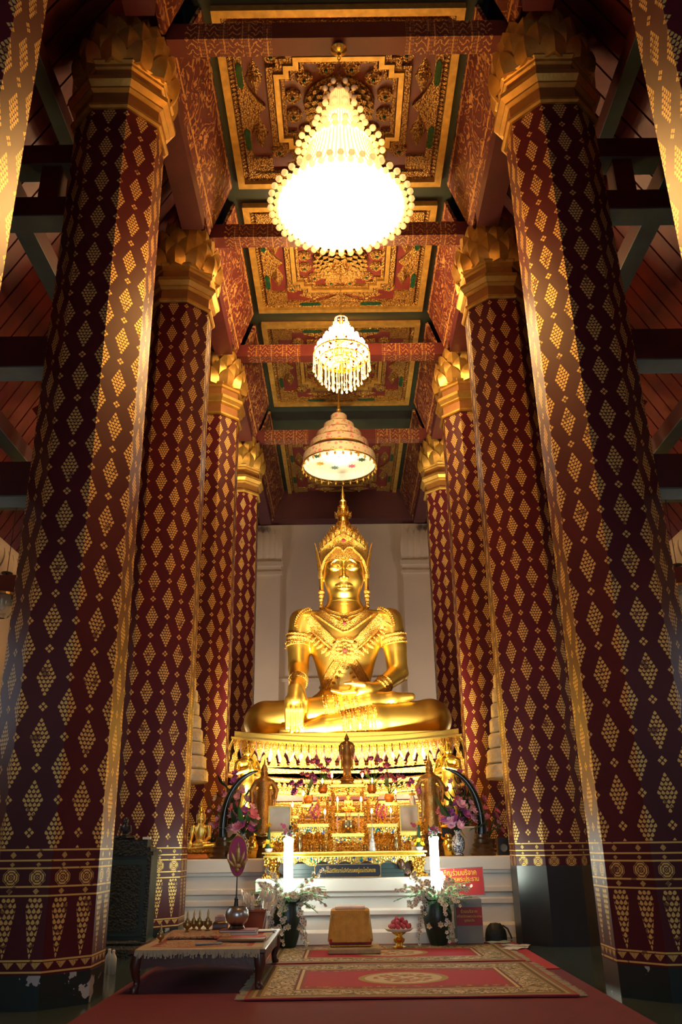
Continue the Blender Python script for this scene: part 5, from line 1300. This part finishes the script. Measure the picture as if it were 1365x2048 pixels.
obj('handle', MB().lathe([(.02,.16),(.026,.20),(.03,.26),(.022,.32),(.026,.34),(.012,.36),(.008,.46),(.006,.60)], 12), mat('dark_silver_handle', (.05,.06,.06), .35, .7, .3, 20), t, smooth=40)
obj('stand', MB().lathe([(.07,0),(.075,.015),(.03,.03),(.022,.10),(.03,.14),(.02,.17)], 14), M['wood'], t, smooth=40)
r = random.Random(2)
cols = [(.25,.16,.05),(.20,.03,.04),(.42,.36,.28)]
for k, (x, y, w_, d, h, rz) in enumerate(((-1.20,10.28,.44,.30,.028,.06),(-1.19,10.30,.40,.28,.022,-.05))):
    z = ZT + .014 + sum((.028,)[:k]); t = thing('book', ['thick tan book lowest under the alms bowl', 'dark red book directly under the alms bowl'][k], 'book', (x, y, z), rz)
    obj('cover', MB().box(-w_/2,w_/2,-d/2,d/2,0,.004).box(-w_/2,w_/2,-d/2,d/2,h-.004,h).box(-w_/2,-w_/2+.004,-d/2,d/2,.004,h-.004), mat('book_cover', cols[k], .5), t); obj('pages', MB().box(-w_/2+.004,w_/2-.006,-d/2+.006,d/2-.006,.004,h-.004), M['paper'], t)
t = thing('open_booklet', 'thin blue and white booklet at the table edge beside the bowl', 'booklet', (-.93, 10.62, ZT+.014), .3); obj('cover', MB().box(-.12,.12,-.09,.09,0,.006), mat('pale_blue_cover',(.30,.34,.42),.5), t); obj('pages', MB().box(-.11,.11,-.08,.08,.006,.012), M['paper'], t)
t = thing('book', 'brown book lying at the table front by the red border', 'book', (-1.08, 9.62, ZT+.014), -.06); obj('cover', MB().box(-.24,.24,-.10,.10,0,.02), mat('brown_cover',(.16,.08,.03),.6), t); obj('pages', MB().box(-.235,.236,-.095,.101,.004,.016), M['paper'], t)
t = thing('magazine', 'small bluish magazine lying at the front of the table cloth', 'magazine', (-1.38, 9.35, ZT+.014), .2); obj('cover', MB().box(-.13,.13,-.07,.07,0,.006), mat('blue_grey_cover',(.14,.17,.26),.35), t)
t = thing('red_folder', 'red cloth folder lying between the books and the table front', 'folder', (-1.12, 9.90, ZT+.014), .05); obj('cover', MB().box(-.28,.26,-.10,.10,0,.012), M['red_cloth'], t)
t = thing('tissue_pack', 'white and red tissue pack standing behind the brass ewers', 'tissue pack', (-1.48, 10.86, ZT+.012)); obj('pack', MB().mould(-.06,.06,-.04,.04,[(-.01,0),(0,.01),(0,.14),(-.02,.16)]), mat('tissue_wrap',(.50,.32,.32),.5,0,.5,9), t)
t = thing('cushion_box', 'dark brown rounded box between the ewers and the alms bowl', 'box', (-1.44, 10.58, ZT+.012)); obj('box_body', MB().mould(-.08,.08,-.07,.07,[(-.01,0),(0,.02),(0,.09),(-.015,.11),(-.04,.12)]), M['wood'], t, smooth=40)
# bucket of dried fans behind the table
t = thing('bucket', 'terracotta coloured plastic bucket behind the low table', 'bucket', (-1.17, 11.85, .012)); obj('bucket_wall', MB().lathe([(.11,0),(.115,.01),(.15,.50),(.162,.51),(.162,.53),(.145,.53),(.135,.48),(.10,.02)], 28), mat('terracotta_plastic',(.26,.06,.025),.5), t, smooth=40)
t = thing('folded_fans', 'sheaf of wrapped pale paper flowers standing in the bucket', 'flowers', (-1.17, 11.85, .10))
for k in range(26):
    a = r.uniform(0, 2*pi); q = r.uniform(.1,1); d = Vector((q*.35*math.cos(a), q*.3*math.sin(a), 1)).normalized(); L_ = r.uniform(.42,.62)
    mb = MB().tube([(.09*q*math.cos(a), .09*q*math.sin(a), 0), tuple(Vector((.09*q*math.cos(a), .09*q*math.sin(a), 0))+d*L_)], .004, 5)
    s_ = obj('stick', mb, M['paper'], t); mb2 = MB(); base = Vector((.09*q*math.cos(a), .09*q*math.sin(a), 0))+d*(L_-.02); Mx = Matrix.Translation(base) @ d.to_track_quat('Z','Y').to_matrix().to_4x4() @ RZ(a)
    mb2.leaf(.07, .12, .01, .01, .004, nv=3, M=Mx); mb2.leaf(.06, .10, .01, .01, .004, nv=3, M=Mx @ RZ(pi/2)); obj('wrapped_bloom', mb2, M['cream'] if k % 4 else M['paper'], s_)

# ------------------------------------------------------------ lamp pillars in big green vases of orchids
M['tube'] = mat('lit_tube', (1,1,1), .4, emis=45, ecol=(.88, 1.0, .86))
M['vase_dk'] = mat('dark_green_glaze', (.010,.022,.014), .35, 0, .3, 5, .15, 14)
M['fern'] = mat('fern_green', (.07,.30,.06), .55, 0, .4, 12)
M['orchid'] = mat('pale_orchid', (.78,.70,.58), .6, 0, .25, 30)
M['orchid_eye'] = mat('maroon_orchid_lip', (.22,.03,.06), .6)
def lamp_vase(x, y, wh, seed):
    r = random.Random(seed)
    v = thing('floor_vase', 'big dark green floor vase with a few yellow-white blossoms, %s' % wh, 'vase', (x, y, .034))
    obj('vase_body', MB().lathe([(.105,0),(.115,.01),(.15,.12),(.19,.27),(.20,.36),(.18,.48),(.165,.54),(.175,.56),(.155,.56),(.15,.50),(.10,.30)], 28), M['vase_dk'], v, smooth=50)
    for k, (dx, dz) in enumerate(((.02,.26),(-.13,.24),(.155,.25))):
        yy = -math.sqrt(max(.002, .19**2-dx**2)) - .005
        bl = obj('blossom', FL['cream'], None, v, loc=(dx, yy, dz), rot=(1.4,0,0), scale=(.62,)*3); obj('blossom_eye', MB().ball((0,0,.012), (.022,.022,.015), 8, 4), M['yellow'], bl)
    lp = thing('lamp_pillar', 'glowing white lamp pillar standing in the orchid vase %s' % wh, 'lamp', (x, y, .36))
    obj('pole', MB().lathe([(.035,0),(.035,.36)], 10), M['silver'], lp)
    obj('lit_tube', MB().lathe([(.058,.36),(.062,.38),(.062,.98),(.07,1.0),(.07,1.03),(.05,1.04)], 20), M['tube'], lp, smooth=60)
    cr = bouquet('little crown of flowers topping the lamp pillar %s' % wh, (x, y, 1.40), .18, .13, 12, ['lilac','cream','purple'], .5, r, 'flowers', 8, 1.0)
    oc = thing('orchid_arrangement', 'orchid sprays and fern fronds fanning out of the floor vase %s' % wh, 'flowers', (x, y, .56))
    for k in range(26):
        a = r.uniform(0, 2*pi); droop = k > 17; L_ = r.uniform(.38,.66); up = r.uniform(.35,1.3) if not droop else -.2
        d = Vector((math.cos(a), math.sin(a)*.8 - (.3 if droop else .12), 0)); p0 = Vector((.05*math.cos(a), .05*math.sin(a), 0)); pts = []
        for j in range(9):
            q = j/8; out = L_*.85*q*(1 if not droop else .42+.1*math.sin(q*pi)); z = (L_*up*q - L_*.55*q*q) if not droop else (.14*math.sin(pi*min(1,q*1.6)) - .46*q*q)
            pts.append(p0 + d*out*(1.25 if droop else 1) + Vector((0,0,z)))
        sp_ = obj('orchid_spray', MB().tube([tuple(p) for p in pts], .004, 4), M['fern'], oc); fm2 = MB(); ey = MB()
        for j in range(16):
            q = .22 + .78*j/15; i = min(7, int(q*8)); p = pts[i].lerp(pts[i+1], q*8-i) + Vector((r.uniform(-.03,.03), r.uniform(-.03,.01), r.uniform(-.03,.03))); sz = .042*(1.15-.5*q)
            dd = Vector((r.uniform(-.6,.6), -1, r.uniform(-.3,.6))).normalized(); Mx = Matrix.Translation(p) @ dd.to_track_quat('Z','Y').to_matrix().to_4x4()
            for b in range(5): fm2.leaf(sz*.9, sz, sz*.1, .002, .001, nv=2, M=Mx @ RZ(2*pi*b/5) @ RX(1.15))
            ey.ball(tuple(p + dd*.008), sz*.22, 5, 3)
        o = obj('florets', fm2, M['orchid'], sp_, smooth=80); o['kind'] = 'stuff'; o = obj('floret_lips', ey, M['orchid_eye'], sp_); o['kind'] = 'stuff'
    for k in range(28):
        a = 2*pi*k/28 + r.uniform(-.15,.15); L_ = r.uniform(.36,.60); up = r.uniform(.2,1.1); d = Vector((math.cos(a), math.sin(a)*.8-.1, 0)); pts = []
        for j in range(8): q = j/7; pts.append(Vector((0,0,0)) + d*(L_*q) + Vector((0,0,L_*up*q - L_*.5*q*q)))
        fm2 = MB().tube([tuple(p) for p in pts], .004, 4); side = d.cross(Vector((0,0,1))).normalized()
        for j in range(1, 15):
            q = j/15; i = min(6, int(q*7)); p = pts[i].lerp(pts[i+1], q*7-i); w_ = .10*math.sin(pi*(q*.85+.12))
            for s in (-1, 1):
                tip = p + side*s*w_ + d*.03 + Vector((0,0,-.01)); b = p + d*.024; fm2.add([tuple(p), tuple(b), tuple(tip), tuple(p+Vector((0,0,.002)))], [(0,1,2),(0,2,3)])
        obj('fern_frond', fm2, M['fern'], oc)
    for k in range(8):
        a = 2*pi*k/8; o = obj('leaf', LF[k % 2], None, oc); d = Vector((math.cos(a), math.sin(a)-.2, .5)).normalized(); o.matrix_basis = T(.06*math.cos(a), .06*math.sin(a), 0) @ d.to_track_quat('Z','Y').to_matrix().to_4x4() @ Matrix.Scale(1.2, 4)
lamp_vase(-.79, 12.50, 'beside the terracotta bucket', 21); lamp_vase(1.25, 12.58, 'beside the donation box', 22)

# ------------------------------------------------------------ stool, tray of buds, donation box, signs, bag
t = thing('offering_stool', 'small stool draped in gold fringed cloth with a white pad on top', 'stool', (.055, 11.95, .10))
g = G('gold_fringe_cloth'); vec = g.coord('Object'); x, y, z = g.xyz(vec); w1 = g.noise(60, vec, 2); g.out(g.mix(g.noise(14, vec, 3), (.34,.16,.02), (.62,.36,.07)), .7); g.bump(((x*70 + y*70).fr() - .5).abs() + w1*.5, .6, .01); M['fringe_gold'] = g.mat
def drape(u, v):
    a = 2*pi*u; c_, s_ = math.cos(a), math.sin(a); k = max(abs(c_), abs(s_)); k = (abs(c_)**5+abs(s_)**5)**.2
    rx = .25 + .035*v + .008*math.sin(a*22)*v; return (c_/k*rx, s_/k*rx*.72, .42 - .36*v**1.0)
obj('cloth_skirt', MB().grid(drape, 96, 8), M['fringe_gold'], t, smooth=80)
obj('cloth_top', MB().mould(-.245,.245,-.176,.176,[(0,.38),(.0,.415),(-.02,.43)]), M['fringe_gold'], t, smooth=40)
obj('pad', MB().mould(-.19,.19,-.13,.13,[(0,.43),(.01,.44),(.0,.462),(-.03,.468)]), mat('white_pad',(.55,.50,.50),.8), t, smooth=40)
obj('red_seat', MB().mould(-.26,.26,-.17,.17,[(0,.03),(.01,.04),(.01,.09),(-.01,.10)]), M['red_cloth'], t)
dn = MB()
for k in range(30): dn.ball((-.26+.52*k/29, -.185, .018), (.010,.012,.014), 6, 4)
obj('gold_beading', dn, M['gold'], t); obj('frame', MB().mould(-.25,.25,-.165,.165,[(0,0),(.01,.01),(.01,.03)]), M['wood'], t)
t = thing('foot_mat', 'small beige woven mat on the rug under the gold draped stool', 'mat', (.09, 11.93, .036)); obj('weave', MB().mould(-.31,.33,-.27,.27,[(0,0),(.01,.01),(.01,.05),(0,.064)]), mat('beige_weave',(.34,.26,.15),.9,0,.3,14,.4,80), t)
t = thing('pedestal_tray', 'gold footed tray with white rim on the rug', 'tray', (.70, 12.27, .034))
obj('foot', MB().lathe([(.085,0),(.09,.015),(.05,.03),(.045,.05),(.07,.08),(.075,.11),(.045,.13),(.04,.15),(.08,.17),(.10,.19)], 24), M['gold'], t, smooth=50)
obj('dish', MB().lathe([(.07,.185),(.15,.20),(.185,.225),(.19,.235),(.18,.235),(.15,.215),(.05,.205)], 32), M['porcelain'], t, smooth=50)
g = G('bud_red'); ca = g.noise(20); g.out(g.mix(ca, (.28,.02,.05), (.50,.07,.10)), .5); bm = MB().lathe([(.006,0),(.026,.012),(.032,.03),(.022,.052),(.004,.068)], 8).mesh('bud', 60); bm.materials.append(g.mat)
k = 0
for lay, (n, rr, z) in enumerate(((12,.125,.232),(9,.08,.25),(7,.085,.275),(4,.04,.285),(3,.03,.315))):
    for i in range(n):
        a = 2*pi*i/n + lay; o = obj('lotus_bud', bm, None, None); tag(o, 'crimson lotus bud heaped on the gold footed tray', 'bud', 'lotus buds on the tray')
        o.matrix_world = T(.70 + rr*math.cos(a), 12.27 + rr*math.sin(a), .034 + z) @ RX(.5*math.sin(a+k)) @ RY(.5*math.cos(a*2)); k += 1
M['lgrey'] = mat('grey_steel_box', (.16,.16,.155), .5, .3, .15, 5)
t = thing('donation_box', 'tall grey steel donation box with red lettered label', 'box', (1.70, 12.82, .034))
obj('box_body', MB().mould(-.18,.18,-.13,.13,[(.0,0),(0,.55),(-.01,.56)]), M['lgrey'], t)
obj('slot', MB().box(-.07,.07,-.02,.02,.56,.564), M['black'], t)
rl = obj('red_label', MB().box(-.18,.18,-.134,-.130,.22,.45), mat('red_sticker',(.25,.015,.025),.5), t)
for s_, z, sz in (('ร่วมบริจาค', .395, .055), ('สร้างฉัตรพระประธาน', .335, .042), ('บูรณะวัด', .285, .042)):
    me = text_mesh(s_, sz, depth=.0015); me.materials.append(M['gold_dull']); o = obj('lettering', me, None, rl, loc=(0, -.136, z)); o.rotation_euler = (pi/2, 0, 0)
t = thing('sign_board', 'red sign board with gold Thai lettering above the donation box', 'sign', (1.655, 12.95, .035)); t.rotation_euler = (-.05, -.02, 0)
obj('post', MB().box(-.02,.02,.01,.05,0,.62), M['lgrey'], t)
sb = obj('board', MB().box(-.34,.34,-.012,.0,.575,.945), mat('red_board',(.34,.02,.02),.45,0,.15,3), t)
bo = MB()
for x0, x1, z0, z1 in ((-.34,.34,.575,.583),(-.34,.34,.937,.945),(-.34,-.332,.575,.945),(.332,.34,.575,.945)): bo.box(x0, x1, -.018, .0, z0, z1)
obj('frame', bo, M['lgrey'], t)
gy = mat('gold_paint', (.72,.42,.04), .5)
for s_, x, z, sz in (('ขอเชิญร่วมบริจาค', -.05, .875, .10), ('สร้างฉัตรพระประธาน', -.02, .79, .088)):
    me = text_mesh(s_, sz, depth=.002); me.materials.append(gy); lo_x = min(v.co.x for v in me.vertices); hi_x = max(v.co.x for v in me.vertices); o = obj('lettering', me, None, sb, loc=(x, -.015, z)); o.rotation_euler = (pi/2, 0, 0); o.scale = (min(1, .58/(hi_x-lo_x)), 1, 1)
t = thing('bag', 'black fabric bag slumped against the white plinth', 'bag', (2.20, 13.62, .0)); 
def bagf(u, v):
    a = 2*pi*u; q = 1-.55*v**3; return (.16*math.cos(a)*q, .10*math.sin(a)*q, .20*v + .012*math.sin(a*5+v*7)*v)
b_ = MB().grid(bagf, 28, 8); b_.f.append(tuple(8*29+i for i in range(28))); b_.f.append(tuple(reversed(range(28)))); bg_ = obj('bag_body', b_, mat('black_fabric',(.010,.016,.018),.6,0,.3,9,.4,40), t, smooth=80)
obj('strap', MB().tube([(.10,-.05,.18),(.16,-.10,.14),(.19,-.13,.06),(.20,-.15,.01)], .012, 6), M['black'], t)
for k, (x, y, rz, c_) in enumerate(((2.10,12.85,.3,(.30,.42,.46)),(2.28,12.45,-.4,(.40,.38,.33)),(2.18,12.15,.8,(.45,.43,.38)))):
    t = thing('leaflet', ['pale blue paper sheet by the bag on the red carpet', 'greyish crumpled newspaper sheet by the black column base', 'folded newspaper sheet at the rug corner'][k], 'paper', (x, y, .022), rz); obj('sheet', MB().grid(lambda u, v: (-.17+.34*u, -.12+.24*v, .004+.012*abs(math.sin(u*5+v*3+k))), 8, 6), mat('printed_paper', c_, .8, 0, .35, 30), t)

# ------------------------------------------------------------ carved green cabinet, water bottles, hanging lanterns
t = thing('cabinet', 'dark green carved cabinet with stepped top before the column', 'cabinet', (-2.92, 12.05, 0)); M['cab'] = mat('dark_teal_lacquer',(.012,.032,.028),.35,0,.3,3); M['cab_carve'] = carved('carved_black_gold',(.035,.034,.018),(.008,.014,.011),.5,.2,34,.6,.012)
obj('foot', MB().mould(-.36,.36,-.22,.22,[(.05,.0),(.05,.10),(.02,.14),(.03,.17),(.0,.20)]), M['cab_carve'], t)
obj('body', MB().box(-.36,.36,-.20,.22,.2,1.20), M['cab'], t)
dr = obj('door', MB().box(-.31,.31,-.225,-.20,.25,1.15), M['cab'], t); obj('carved_panel', MB().box(-.25,.25,-.235,-.225,.31,1.09), M['cab_carve'], dr)
for z0, z1, e in ((1.20,1.25,.03),(1.25,1.30,-.02),(1.30,1.40,-.08)): obj('cornice', MB().box(-.36-e,.36+e,-.20-e,.22+e,z0,z1), M['cab_carve'], t)
obj('corner_post', MB().box(.31,.37,-.24,-.18,.2,1.2), M['cab_carve'], t); obj('corner_post', MB().box(-.37,-.31,-.24,-.18,.2,1.2), M['cab_carve'], t)
t = thing('small_box', 'little pale glass box on top of the carved cabinet', 'box', (-2.66, 11.97, 1.40)); obj('box_body', MB().box(-.05,.05,-.04,.04,0,.03), M['porcelain'], t)
t = thing('seated_figurine', 'small dark seated figurine on top of the carved cabinet', 'statue', (-2.98, 12.05, 1.40)); obj('body', body_me.copy(), None, t, loc=(0,0,0), scale=(.06,)*3); obj('head', head_me.copy(), None, t, scale=(.06,)*3)
for c_ in t.children: c_.data.materials.clear(); c_.data.materials.append(M['black'])
gl = mat('frosted_plastic', (.55,.62,.66), .3, 0, .1, 6, trans=.35)
for k, (x, y) in enumerate(((-2.68,10.55),(-2.60,10.42))):
    t = thing('water_bottle', ['milky plastic water bottle nearer the chipped column base', 'milky plastic water bottle nearer the low table'][k], 'bottle', (x, y, 0)); obj('bottle_body', MB().lathe([(.036,0),(.042,.01),(.042,.15),(.036,.17),(.018,.20),(.016,.215)], 16), gl, t, smooth=50); obj('cap', MB().lathe([(.018,.21),(.018,.235),(.01,.24)], 12), M['porcelain'], t)
lg = mat('lantern_glass', (.92,.92,.90), .05, 0, .02, 3, trans=.92)
for s in (-1, 1):
    t = thing('hanging_lantern', 'clear glass hanging lantern with brass rim by the side wall, %s side' % ('cabinet' if s < 0 else 'donation box'), 'lantern', (s*5.5, 13.0, 4.75), group='glass lanterns in the aisles')
    obj('glass_bowl', MB().lathe([(.06,.0),(.11,.01),(.16,.08),(.20,.2),(.21,.36),(.205,.36),(.195,.2),(.155,.085),(.10,.02)], 24, cap=False), lg, t, smooth=60)
    obj('brass_rim', MB().lathe([(.20,.35),(.225,.35),(.225,.39),(.20,.39)], 24, cap=False), M['brass'], t)
    obj('cords', MB().tube([(.21,0,.38),(0,0,.75)], .006, 5).tube([(-.21,0,.38),(0,0,.75)], .006, 5).tube([(0,.21,.38),(0,0,.75)], .006, 5).tube([(0,0,.75),(0,0,2.6)], .006, 5).lathe([(.09,.74),(.09,.76),(.02,.77)], 14), M['black'], t)
    obj('socket', MB().lathe([(.012,.25),(.03,.26),(.03,.36),(.008,.37),(.008,.75)], 10), M['black'], t); obj('bulb', MB().ball((0,0,.19), (.05,.05,.07), 10, 8), M['porcelain'], t, smooth=80)
